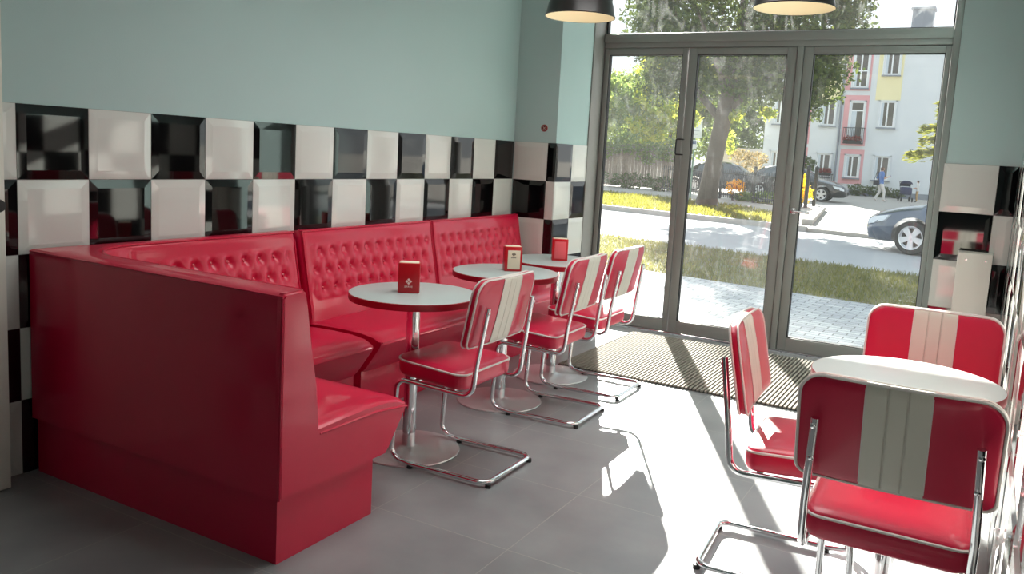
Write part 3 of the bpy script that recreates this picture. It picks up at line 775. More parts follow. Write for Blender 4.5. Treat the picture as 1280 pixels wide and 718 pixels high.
bm = bmesh.new(); prism(bm, [(-0.045, -0.004), (-0.02, 0.010), (0.01, 0.006), (0.03, 0.012), (0.048, 0.0), (0.02, -0.010), (-0.015, -0.006)], 'z', 0.0005, 0.004); xf(bm, Matrix.Translation((1.845, 2.78, 0)) @ Matrix.Rotation(-0.9, 4, 'Z'))
setp(obj('litter_scrap', bm, M['ink'], None, 0), 'small dark scrap lying on the sunlit floor before the mat', 'litter')

# ------------------------------------------------------------------ pendant lamps
def lamp(x, y, z, lab):
    t = empty('pendant_lamp', (x, y, z), label=lab, cat='lamp', group='black pendant lamps')
    R = 0.220
    out = [(R, 0.0), (R + 0.002, 0.006), (R - 0.004, 0.014), (R - 0.016, 0.075), (R - 0.042, 0.150), (R - 0.085, 0.205), (0.075, 0.245), (0.035, 0.262), (0.030, 0.30)]
    bm = bmesh.new(); lathe(bm, out, seg=64, cap0=False, cap1=True); o = obj('shade', bm, M['black_metal'], t, 50)
    inn = [(R - 0.002, 0.001), (R - 0.019, 0.075), (R - 0.045, 0.147), (R - 0.088, 0.200), (0.070, 0.238), (0.0, 0.250)]
    bm = bmesh.new(); lathe(bm, inn, seg=64, cap0=False); bmesh.ops.reverse_faces(bm, faces=bm.faces[:]); o2 = obj('shade_lining', bm, M['lamp_in'], o, 50); o2['label'] = 'cream inside of the shade'
    bm = bmesh.new(); lathe(bm, [(0.0, 0.105), (0.022, 0.110), (0.032, 0.135), (0.028, 0.165), (0.014, 0.20), (0.014, 0.24)], seg=24); obj('bulb', bm, M['bulb'], t)
    bm = bmesh.new(); tube(bm, [(0, 0, 0.29), (0, 0, ZC - z - 0.02)], 0.004, 8); obj('cord', bm, M['rubber'], t)
    bm = bmesh.new(); lathe(bm, [(0.05, ZC - z - 0.022), (0.05, ZC - z - 0.0005)], seg=24); obj('ceiling_rose', bm, M['black_metal'], t)
    return t
lamp(0.985, 2.92, 2.293, 'black pendant lamp on the left, hanging near the mint pier')
lamp(2.295, 2.92, 2.305, 'black pendant lamp on the right, before the smeared top light')
# ------------------------------------------------------------------ outside: ground
def slab(name, poly, z0, z1, m, label, cat, kind='structure'):
    bm = bmesh.new(); prism(bm, poly, 'z', z0, z1); o = obj(name, bm, m, None, 0); return setp(o, label, cat, None, kind)
def ng(x): return 8.22 - 0.15 * x         # near grass edge
def fg(x): return 11.75 - 0.20 * x        # far grass edge
def fk(x): return 18.62 - 0.22 * x        # far kerb
slab('pavement', [(-14, YD + 0.09), (14, YD + 0.09), (14, ng(14)), (-14, ng(-14))], -0.2, -0.022, M['paver'], 'grey brick pavement just outside the glass doors', 'pavement')
slab('ground_strip', [(-30, ng(-30)), (20, ng(20)), (20, fg(20)), (-30, fg(-30))], -0.25, -0.03, M['soil'], 'earth strip under the grass between pavement and road', 'ground')
slab('road', [(-60, fg(-60)), (40, fg(40)), (40, fk(40)), (-60, fk(-60))], -0.4, -0.10, M['asphalt'], 'pale sunlit asphalt road running past the shop', 'road')
slab('kerb', [(-60, fk(-60)), (-0.4, fk(-0.4)), (-0.4, fk(-0.4) + 0.18), (-60, fk(-60) + 0.18)], -0.3, 0.03, M['concrete'], 'far kerb stone line along the opposite side of the road', 'kerb')
slab('courtyard', [(-80, fk(-80) + 0.18), (60, fk(60) + 0.02), (60, 120), (-80, 120)], -0.4, -0.01, M['court'], 'pale paved yard and driveway across the road', 'ground')
VERGE = [(-30, fk(-30) + 0.18), (-0.75, fk(-0.75) + 0.18), (-0.85, 20.2), (-2.5, 23.8), (-3.9, 25.6), (-6.9, 27.6), (-30, 33)]
slab('verge', VERGE, -0.2, 0.01, M['soil'], 'earth under the sunny verge beyond the road', 'ground')
def inside(poly, x, y):
    r = np.zeros(len(x), bool); n = len(poly)
    for i in range(n):
        (x1, y1), (x2, y2) = poly[i], poly[(i + 1) % n]
        c = ((y1 > y) != (y2 > y)) & (x < (x2 - x1) * (y - y1) / (y2 - y1 + 1e-12) + x1); r ^= c
    return r
def blades(name, poly, n, z, h, w, m, label, cat):
    xs = [p[0] for p in poly]; ys = [p[1] for p in poly]
    x = rng.uniform(min(xs), max(xs), n * 3); y = rng.uniform(min(ys), max(ys), n * 3); k = inside(poly, x, y); x, y = x[k][:n], y[k][:n]; n = len(x)
    a = rng.uniform(0, 2 * PI, n); hh = h * rng.uniform(0.4, 1.2, n); dx, dy = np.cos(a), np.sin(a); bend = rng.uniform(0.2, 0.9, n) * hh; b2 = rng.uniform(0, 2 * PI, n)
    P = np.zeros((n, 4, 3)); ww = w * rng.uniform(0.6, 1.3, n)
    P[:, 0] = np.stack([x - dx * ww, y - dy * ww, np.full(n, z)], -1); P[:, 1] = np.stack([x + dx * ww, y + dy * ww, np.full(n, z)], -1)
    tx, ty = x + np.cos(b2) * bend, y + np.sin(b2) * bend
    P[:, 2] = np.stack([tx + dx * ww * 0.3, ty + dy * ww * 0.3, z + hh], -1); P[:, 3] = np.stack([tx - dx * ww * 0.3, ty - dy * ww * 0.3, z + hh], -1)
    return setp(quads(name, P, m), label, cat, None, 'stuff')
blades('grass', [(-5, ng(-5)), (4.5, ng(4.5)), (4.5, fg(4.5)), (-5, fg(-5))], 24000, -0.035, 0.065, 0.008, M['blade'], 'rough summer grass strip between the pavement and the road', 'grass')
blades('verge_grass', [(-14, fk(-14) + 0.2)] + VERGE[1:-1] + [(-14, 29.3)], 20000, 0.0, 0.11, 0.016, M['blade_y'], 'bright sunny grass verge on the far side of the road', 'grass')

# ------------------------------------------------------------------ outside: plants
def leaves(centres, n, s, flat=0.6, shell=0.55):
    """centres: list of (x, y, z, rx, ry, rz); leaf quads scattered through the ellipsoids"""
    vol = np.array([c[3] * c[4] * c[5] for c in centres]) ** (2 / 3.0); vol /= vol.sum(); P = []
    for c, f in zip(centres, vol):
        k = max(8, int(n * f)); d = rng.normal(size=(k, 3)); d /= np.linalg.norm(d, axis=1)[:, None]
        r = shell + (1 - shell) * rng.random(k) ** 0.6
        lump = 1 + 0.16 * np.sin(d[:, 0] * 5 + c[0]) * np.sin(d[:, 1] * 6 + c[1]) + 0.14 * np.sin(d[:, 2] * 7 + c[2] + d[:, 0] * 4)
        p = np.array(c[:3]) + d * (r * lump)[:, None] * np.array(c[3:])
        u = rng.normal(size=(k, 3)); u /= np.linalg.norm(u, axis=1)[:, None]; v = np.cross(u, rng.normal(size=(k, 3))); v /= np.linalg.norm(v, axis=1)[:, None]
        sz = s * rng.uniform(0.6, 1.3, k)[:, None]; u = u * sz; v = v * sz * flat
        P.append(np.stack([p - u, p - v * 0.8, p + u, p + v * 0.8], 1))
    return np.concatenate(P)
def trunk(bm, pts, radii, seg=12):
    tube(bm, pts, radii, seg); return bm
# big street tree in front of the middle door
t = empty('street_tree', (-4.5, 24.0, 0), label='big broad tree with thick leaning trunk on the sunny verge', cat='tree')
bm = bmesh.new()
tube(bm, [(0, 0, -0.05), (0.0, 0, 0.12), (0.03, 0, 0.4), (0.10, 0, 1.2), (0.22, 0, 2.2), (0.36, 0, 3.1), (0.5, 0.1, 4.4), (0.6, 0.2, 6.2), (0.65, 0.2, 8.0)], [0.42, 0.36, 0.31, 0.27, 0.26, 0.27, 0.20, 0.13, 0.06], 16)
for (p0, p1, p2, r) in (((0.3, 0, 2.7), (-0.7, 0.1, 3.7), (-2.2, 0.2, 5.2), 0.14), ((0.36, 0, 3.0), (1.4, 0.0, 4.0), (3.2, 0.1, 5.0), 0.15), ((0.4, 0, 3.6), (0.6, 1.2, 4.8), (0.8, 2.2, 6.2), 0.12), ((0.4, 0, 3.4), (0.2, -1.0, 4.6), (0.0, -2.2, 5.6), 0.12), ((0.5, 0.1, 4.6), (1.6, 0.2, 6.0), (2.6, 0.2, 7.6), 0.10), ((0.5, 0.1, 4.4), (-0.8, 0.2, 6.0), (-1.6, 0.0, 7.6), 0.10)):
    tube(bm, [p0, p1, p2], [r, r * 0.7, r * 0.25], 8)
obj('trunk', bm, M['bark'], t, 60)
cl = [(0.5, 0, 6.3, 2.7, 2.4, 2.3), (-1.4, 0, 5.2, 1.7, 1.9, 1.5), (2.5, 0.0, 5.7, 1.8, 2.0, 1.7), (0.3, 0.3, 4.1, 2.2, 1.6, 0.9), (1.9, -0.2, 4.2, 1.7, 1.5, 1.0), (3.1, 0.1, 4.3, 0.95, 1.1, 1.15), (-1.7, 0.2, 3.9, 1.1, 1.2, 0.75), (0.5, 0, 8.3, 2.0, 2.0, 1.6), (-1.9, 0, 7.7, 1.25, 1.4, 1.25), (2.4, 0, 8.0, 1.6, 1.6, 1.4), (2.9, 0.1, 3.3, 0.45, 0.5, 0.6), (-2.3, 0, 6.2, 0.9, 1.2, 1.1), (3.7, 0, 6.2, 0.8, 1.0, 1.0)]
P = leaves(cl, 42000, 0.088, 0.62, 0.25)
quads('foliage', P, M['leaf'], t)
P = leaves([(-0.55, -0.3, 2.75, 0.28, 0.3, 0.28), (-0.9, -0.3, 2.95, 0.4, 0.3, 0.22), (0.75, -0.2, 2.9, 0.25, 0.3, 0.2), (1.75, -0.2, 3.0, 0.35, 0.3, 0.2), (0.55, 0.2, 2.1, 0.12, 0.2, 0.5)], 900, 0.07, 0.62, 0.1)
o = quads('water_shoots', P, M['leaf_y'], t); o['label'] = 'bright yellow green shoots on the trunk'
def far_tree(name, x, y, cl, n, s, m, label, group='trees across the road', th=2.0):
    t = empty(name, (x, y, 0), label=label, cat='tree', group=group)
    bm = bmesh.new(); tube(bm, [(0, 0, 0), (0.05, 0, th * 0.6), (0.0, 0, th), (0.1, 0.1, th * 1.7)], [0.2, 0.16, 0.14, 0.05], 10); obj('trunk', bm, M['bark'], t)
    quads('foliage', leaves(cl, n, s), m, t)
far_tree('garden_tree', -13.6, 39.0, [(0, 0, 3.0, 1.9, 1.6, 1.6), (-1.0, 0, 4.4, 1.1, 1.2, 1.2), (1.0, 0, 4.3, 1.3, 1.2, 1.2)], 7000, 0.13, M['leaf_far'], 'grey green garden tree seen through the left door, nearest its frame')
far_tree('garden_tree', -11.0, 38.2, [(0, 0, 4.4, 1.7, 1.6, 1.9), (0.9, 0, 5.9, 1.3, 1.3, 1.3), (-0.6, 0, 3.0, 1.7, 1.4, 1.2), (-0.9, 0, 5.9, 0.9, 1, 0.8)], 8000, 0.13, M['leaf_y'], 'bright yellow green garden tree seen through the left door, with the taller crown')
far_tree('garden_tree', -9.4, 40.0, [(0, 0, 3.2, 1.6, 1.5, 1.5), (0.4, 0, 4.8, 1.5, 1.4, 1.4)], 6000, 0.13, M['leaf_far'], 'grey green garden tree behind the street sign and the trunk')
far_tree('tall_tree', -12.5, 64.0, [(0, 0, 4.2, 2.6, 2, 2.6), (1.5, 0, 5.0, 2.0, 2, 2.4), (-2.6, 0, 4.8, 2.4, 2, 3.0)], 7000, 0.18, M['leaf_d'], 'dark tall tree far behind the parked cars')
far_tree('tall_tree', -21.5, 56.0, [(0, 0, 5.4, 3.0, 2.5, 2.6), (2.2, 0, 4.2, 2.6, 2, 2.0), (-3, 0, 4.2, 3, 2, 2.6)], 7000, 0.2, M['leaf_far'], 'pale tall tree far behind the board fence')
def shrub(name, x, y, z, cl, n, s, m, label, cat='shrub', stem=True, group=None):
    t = empty(name, (x, y, z), label=label, cat=cat, group=group)
    bm = bmesh.new()
    for k in range(5):
        a = 2 * PI * k / 5; e = cl[0]; tube(bm, [(0.03 * math.cos(a), 0.03 * math.sin(a), 0), (e[0] + e[3] * 0.4 * math.cos(a), e[1] + e[4] * 0.4 * math.sin(a), e[2])], [0.015, 0.006], 6)
    obj('stem', bm, M['bark'], t); quads('foliage', leaves(cl, n, s), m, t); return t
shrub('flowering_shrub', -5.35, 30.2, 0, [(-0.1, 0, 0.50, 0.20, 0.2, 0.26), (0.2, 0, 0.62, 0.22, 0.2, 0.22), (0.32, 0, 0.4, 0.14, 0.15, 0.22)], 420, 0.055, M['flower_o'], 'low orange flowering shrub behind the iron fence, beside the street tree')
shrub('flowering_shrub', -2.62, 29.4, 0, [(0, 0, 0.62, 0.25, 0.25, 0.5), (0.2, 0, 0.45, 0.2, 0.2, 0.3)], 600, 0.055, M['flower_y'], 'yellow flowering shrub beside the dark gate posts')
shrub('garden_shrub', -5.0, 42.5, 0, [(0, 0, 1.5, 0.42, 0.4, 0.45), (0, 0, 0.8, 0.2, 0.2, 0.6)], 900, 0.07, M['leaf_d'], 'round clipped dark shrub behind the parked black car')
shrub('garden_shrub', -2.75, 48.6, 0, [(-0.55, 0, 0.3, 0.6, 0.4, 0.32), (0.6, 0, 0.32, 0.7, 0.4, 0.34), (1.5, 0, 0.25, 0.5, 0.35, 0.25)], 1500, 0.07, M['leaf_d'], 'low wide shrub at the foot of the pale blue house')
shrub('reddish_shrub', -8.9, 46.0, 0, [(-0.5, 0, 1.9, 0.7, 0.4, 0.35), (0.5, 0, 1.75, 0.7, 0.4, 0.4), (0, 0, 1.0, 0.9, 0.4, 0.6)], 1300, 0.08, M['autumn'], 'pale reddish shrub rising behind the two parked cars')
P = leaves([(-4.2, 28.9 + 0.9, 0.2, 0.9, 0.25, 0.22), (-5.0, 30.45, 0.15, 0.5, 0.2, 0.2), (-3.2, 29.6, 0.22, 0.5, 0.2, 0.22)], 1500, 0.07)
setp(quads('undergrowth', P, M['leaf_far']), 'low green undergrowth along the foot of the iron fence', 'undergrowth', None, 'stuff')
P = leaves([(-13.5, 34.2, 0.35, 1.2, 0.25, 0.4), (-11.2, 34.0, 0.35, 1.1, 0.25, 0.4), (-9.6, 33.6, 0.3, 0.7, 0.25, 0.35)], 1500, 0.08)
setp(quads('undergrowth', P, M['leaf_d']), 'weedy undergrowth at the foot of the board fence', 'undergrowth', None, 'stuff')
# spruce at the right
t = empty('spruce_tree', (3.35, 23.5, 0), label='spruce tree reaching in from the right edge of the right door', cat='tree')
bm = bmesh.new(); tube(bm, [(0, 0, 0), (0, 0, 3), (0, 0, 7.6)], [0.2, 0.13, 0.02], 10); obj('trunk', bm, M['bark'], t)
NP = []; bm = bmesh.new()
for lev in range(15):
    z = 2.35 + lev * 0.33; R = 2.2 * (1 - (z - 1.9) / 6.0)
    for k in range(9):
        a = 2 * PI * (k + 0.5 * (lev % 2)) / 9 + rng.uniform(-0.2, 0.2); rr = R * rng.uniform(0.8, 1.1)
        tip = np.array([rr * math.cos(a), rr * math.sin(a), z - 0.22 * rr + 0.12]); root = np.array([0, 0, z + 0.1])
        tube(bm, [tuple(root), tuple((root + tip) / 2 + np.array([0, 0, -0.05])), tuple(tip)], [0.02, 0.013, 0.004], 5)
        m_ = int(130 * rr); tt = rng.uniform(0.25, 1, m_)[:, None]; base = root + (tip - root) * tt
        side = np.array([-math.sin(a), math.cos(a), 0]) * (rng.uniform(-1, 1, m_) * 0.36 * (1.1 - tt[:, 0]))[:, None]
        p = base + side + rng.normal(size=(m_, 3)) * 0.03 - np.array([0, 0, 0.10]) * np.abs(rng.normal(size=(m_, 1)))
        u = np.array([math.cos(a), math.sin(a), -0.15]) + side * 2 + rng.normal(size=(m_, 3)) * 0.35; u /= np.linalg.norm(u, axis=1)[:, None]
        v = np.cross(u, rng.normal(size=(m_, 3))); v /= np.linalg.norm(v, axis=1)[:, None]
        NP.append(np.stack([p - u * 0.10, p - v * 0.026, p + u * 0.10, p + v * 0.026], 1))
obj('branches', bm, M['bark'], t); quads('needles', np.concatenate(NP), M['needle'], t)

# ------------------------------------------------------------------ outside: fences, posts, sign
def fence_run(pts, lab):
    t = empty('iron_fence', (pts[0][0], pts[0][1], 0), label=lab, cat='fence'); ox, oy = pts[0]
    bars = bmesh.new(); rails = bmesh.new()
    for (a, b) in zip(pts, pts[1:]):
        Lg = math.dist(a, b); n = int(Lg / 0.13); d = ((b[0] - a[0]) / Lg, (b[1] - a[1]) / Lg)
        for k in range(n):
            x, y = a[0] + d[0] * Lg * k / n - ox, a[1] + d[1] * Lg * k / n - oy; box(bars, x - 0.013, x + 0.013, y - 0.013, y + 0.013, 0.06, 1.16)
        for z in (0.18, 1.02): tube(rails, [(a[0] - ox, a[1] - oy, z), (b[0] - ox, b[1] - oy, z)], 0.024, 6)
        m = max(1, int(Lg / 2.1))
        for k in range(m):
            x, y = a[0] + d[0] * Lg * k / m - ox, a[1] + d[1] * Lg * k / m - oy
            obj('fence_post', bx(x - 0.045, x + 0.045, y - 0.045, y + 0.045, 0, 1.36, bev=0.01), M['iron'], t)
    obj('fence_bars', bars, M['iron'], t, 0); obj('fence_rail', rails, M['iron'], t)
fence_run([(-2.75, 28.3), (-6.1, 31.0), (-9.2, 32.6)], 'dark iron bar fence in front of the parked cars')
for (x, y, lab) in ((-2.34, 28.8, 'dark gate post nearest the driveway'), (-2.36, 30.5, 'dark gate post standing just behind the nearer one')):
    t = empty('gate_post', (x, y, 0), label=lab, cat='post', group='dark gate posts')
    obj('post', bx(-0.06, 0.06, -0.06, 0.06, 0, 1.42, bev=0.008), M['iron'], t)
    bm = bmesh.new(); lathe(bm, [(0.075, 1.42), (0.075, 1.45), (0.0, 1.52)], seg=4); obj('cap', bm, M['iron'], t, 0)
bm = bmesh.new(); box(bm, -0.14, 0.14, -4.1, 4.1, 0, 0.15, 0.03); xf(bm, Matrix.Translation((-1.12, 23.9, -0.01)) @ Matrix.Rotation(0.128, 4, 'Z'))
setp(obj('concrete_edging', bm, M['concrete']), 'low concrete edging strip beside the driveway entrance', 'kerb')
t = empty('board_fence', (-12.8, 35.2, 0), 0.0, 'weathered grey brown board fence seen through the left door', 'fence')
bm = bmesh.new(); x = -4.2
while x < 3.2:
    wd = rng.uniform(0.12, 0.19); box(bm, x, x + wd - 0.012, -0.012, 0.012, 0.05, 2.05 + rng.uniform(-0.06, 0.06)); x += wd
obj('boards', bm, M['board'], t, 0)
bm = bmesh.new()
for z in (0.4, 1.7): box(bm, -4.2, 3.2, 0.012, 0.06, z, z + 0.09)
obj('fence_rail', bm, M['board'], t, 0)
for k in range(4): obj('fence_post', bx(-4.1 + 2.4 * k, -4.0 + 2.4 * k, 0.05, 0.15, 0, 2.0), M['board'], t, 0)
P = leaves([(-16.2 + 1.1 * k, 34.9, 1.9 + 0.25 * math.sin(k * 2.1), 0.75, 0.3, 0.5) for k in range(7)], 3500, 0.085)
setp(quads('creeper', P, M['leaf_far']), 'green creeper spilling over the top of the board fence', 'creeper', None, 'stuff')
t = empty('street_sign', (-6.55, 28.6, 0), math.radians(4), 'white street sign on a green post beside the big trunk', 'sign')
bm = bmesh.new(); tube(bm, [(0, 0, 0), (0, 0, 3.0)], 0.035, 10); obj('post', bm, M['sign_p'], t)
o = obj('sign_board', bx(-0.36, 0.26, -0.055, -0.035, 2.30, 2.98, bev=0.006), M['sign_w'], t)
bm = bmesh.new()
for k in range(4): box(bm, -0.28, 0.10 + 0.08 * (k % 2), -0.058, -0.054, 2.42 + 0.13 * k, 2.455 + 0.13 * k)
obj('print_lines', bm, mat('pale_print', rgb(176, 186, 198), 0.6), o, 0)
o = obj('sign_board', bx(-0.36, 0.10, -0.055, -0.035, 1.88, 2.22, bev=0.006), M['sign_w'], t)
bm = bmesh.new(); box(bm, -0.34, 0.08, -0.058, -0.054, 2.06, 2.19); box(bm, -0.16, -0.11, -0.058, -0.054, 1.90, 2.06); obj('print_lines', bm, M['sign_b'], o, 0)
bm = bmesh.new()
for dz in (0, 0.35): tube(bm, [(-24 + 3 * k, 44, 6.4 + dz - 1.6 * math.sin(PI * k / 6)) for k in range(7)], 0.015, 5)
setp(obj('overhead_cable', bm, M['iron']), 'thin overhead cables crossing beyond the street tree', 'cable')

# ------------------------------------------------------------------ outside: house
YH = 49.5
H = empty('house', (-2.5, YH, 0), label='pale blue three storey house with pink and yellow panels across the yard', cat='house')
hx = lambda x: x + 2.5
obj('wall', bx(hx(-9.0), hx(9.0), 0, 11, -0.2, 9.0), M['house'], H, 0)
obj('roof', bx(hx(-9.3), hx(9.3), -0.25, 11.3, 9.0, 9.22), M['roof'], H, 0)
c = obj('chimney', bx(hx(-1.58), hx(-0.48), 1.2, 2.2, 9.22, 10.7), M['zinc'], H, 0)
bm = bmesh.new(); box(bm, hx(-1.66), hx(-0.40), 1.1, 2.3, 10.66, 10.78)
for k in range(5): box(bm, hx(-1.5) + 0.22 * k, hx(-1.42) + 0.22 * k, 1.17, 1.2, 9.3, 10.6)
obj('cap', bm, M['zinc'], c, 0)
obj('base_course', bx(hx(-9.02), hx(9.02), -0.03, 0.1, -0.1, 0.30), M['zinc'], H, 0)
for (x0, x1, z0, z1) in ((-4.50, -3.20, 0.62, 2.62), (-4.55, -3.22, 2.82, 5.72), (-4.62, -3.24, 5.98, 8.6), (-7.5, -6.35, 0.62, 2.62), (-7.5, -6.35, 2.82, 5.72), (-7.5, -6.35, 5.98, 8.6)):
    o = obj('facade_panel', bx(hx(x0), hx(x1), -0.02, 0.05, z0, z1), M['pink'], H, 0); o['label'] = 'pink rendered panel'
o = obj('facade_panel', bx(hx(-2.92), hx(-1.60), -0.02, 0.05, 5.46, 8.5), M['yellow'], H, 0); o['label'] = 'pale yellow rendered panel'
o = obj('facade_panel', bx(hx(-6.1), hx(-4.85), -0.02, 0.05, 5.46, 8.5), M['yellow'], H, 0); o['label'] = 'pale yellow rendered panel'
bm = bmesh.new(); tube(bm, [(hx(-4.68), -0.09, 0.1), (hx(-4.72), -0.09, 8.9)], 0.06, 10); obj('downpipe', bm, M['zinc'], H)
def window(x0, x1, z0, z1, split=0.5, transom=None, sill=True):
    w_ = obj('window', bx(hx(x0), hx(x1), -0.030, 0.02, z0, z1), M['upvc'], H, 0)
    bm = bmesh.new(); cols = [(x0 + 0.08, x0 + (x1 - x0) * split - 0.04), (x0 + (x1 - x0) * split + 0.04, x1 - 0.08)] if split else [(x0 + 0.08, x1 - 0.08)]
    rowz = [(z0 + 0.08, z1 - 0.08)] if not transom else [(z0 + 0.08, transom - 0.04), (transom + 0.04, z1 - 0.08)]
    for a, b in cols:
        for c0, c1 in rowz: box(bm, hx(a), hx(b), -0.036, -0.028, c0, c1)
    obj('pane', bm, M['pane'], w_, 0)
    bm = bmesh.new(); a, b = cols[0]; box(bm, hx(a), hx(a + (b - a) * 0.45), -0.039, -0.035, rowz[0][0], rowz[0][1]); obj('curtain', bm, M['curtain'], w_, 0)
    bm = bmesh.new(); box(bm, hx(x0 - 0.07), hx(x0), -0.11, 0.02, z0 - 0.05, z1 + 0.06); box(bm, hx(x1), hx(x1 + 0.07), -0.11, 0.02, z0 - 0.05, z1 + 0.06); box(bm, hx(x0 - 0.07), hx(x1 + 0.07), -0.11, 0.02, z1, z1 + 0.06)
    obj('surround', bm, M['house'], w_, 0)
    if sill: obj('sill', bx(hx(x0 - 0.1), hx(x1 + 0.1), -0.17, 0.0, z0 - 0.09, z0 - 0.02), M['zinc'], w_, 0)
for z0, z1 in ((0.95, 2.30), (3.95, 5.40), (6.88, 8.30)):
    window(-2.62, -1.80, z0, z1); window(-5.78, -5.0, z0, z1); window(-8.5, -7.8, z0, z1)
window(-4.18, -3.42, 1.0, 2.28); window(-4.18, -3.42, 3.02, 5.36, 0.0, 4.85); window(-4.22, -3.42, 6.15, 8.42, 0.5, 7.1)
def railing(x0, x1, z0, z1):
    bm = bmesh.new()
    for k in range(13): xx = x0 + (x1 - x0) * k / 12; box(bm, hx(xx) - 0.012, hx(xx) + 0.012, -0.30, -0.276, z0, z1)
    for z in (z0, z1): box(bm, hx(x0), hx(x1), -0.31, -0.27, z - 0.02, z + 0.02)
    for xx in (x0, x1): box(bm, hx(xx) - 0.015, hx(xx) + 0.015, -0.30, 0.0, z1 - 0.02, z1 + 0.02)
    obj('railing', bm, M['iron'], H, 0)
railing(-4.42, -3.30, 2.95, 3.85); railing(-6.0, -4.8, 0.62, 1.1)
def flowerbox(x0, x1, z, lab):
    t = empty('flower_box', ((x0 + x1) / 2, YH - 0.42, z), label=lab, cat='flower box', group='flower boxes on the house'); w2 = (x1 - x0) / 2
    obj('trough', bx(-w2, w2, -0.10, 0.10, 0, 0.18, bev=0.02), M['trim'], t)
    quads('flowers', leaves([(-w2 * 0.5, 0, 0.26, w2 * 0.6, 0.16, 0.16), (w2 * 0.5, 0, 0.26, w2 * 0.6, 0.16, 0.18)], 350, 0.06), M['flower_r'], t)
flowerbox(-4.35, -3.4, 2.95, 'flower box with red blooms on the pink balcony'); flowerbox(-5.5, -4.85, 1.02, 'flower box with red blooms on the low window')
t = empty('wall_lamp', (-0.72, YH - 0.02, 2.62), label='small white lamp on the pale blue house wall', cat='wall lamp')
bm = bmesh.new(); lathe(bm, [(0.0, -0.12), (0.10, -0.08), (0.12, 0.0), (0.08, 0.09), (0.0, 0.11)], seg=16); xf(bm, Matrix.Translation((0, -0.14, 0))); obj('globe', bm, M['upvc'], t)
obj('bracket', bx(-0.05, 0.05, -0.1, 0.02, 0.04, 0.16, bev=0.01), M['zinc'], t)
G = empty('garage', (-10.6, 52, 0), label='low pale garage beyond the parked cars', cat='garage')
obj('wall', bx(-1.9, 1.2, 0, 4, 0, 2.2), mat('garage_render', rgb(206, 196, 178), 0.9), G, 0); obj('roof', bx(-2.1, 1.4, -0.3, 4.2, 2.2, 2.42), M['concrete'], G, 0)

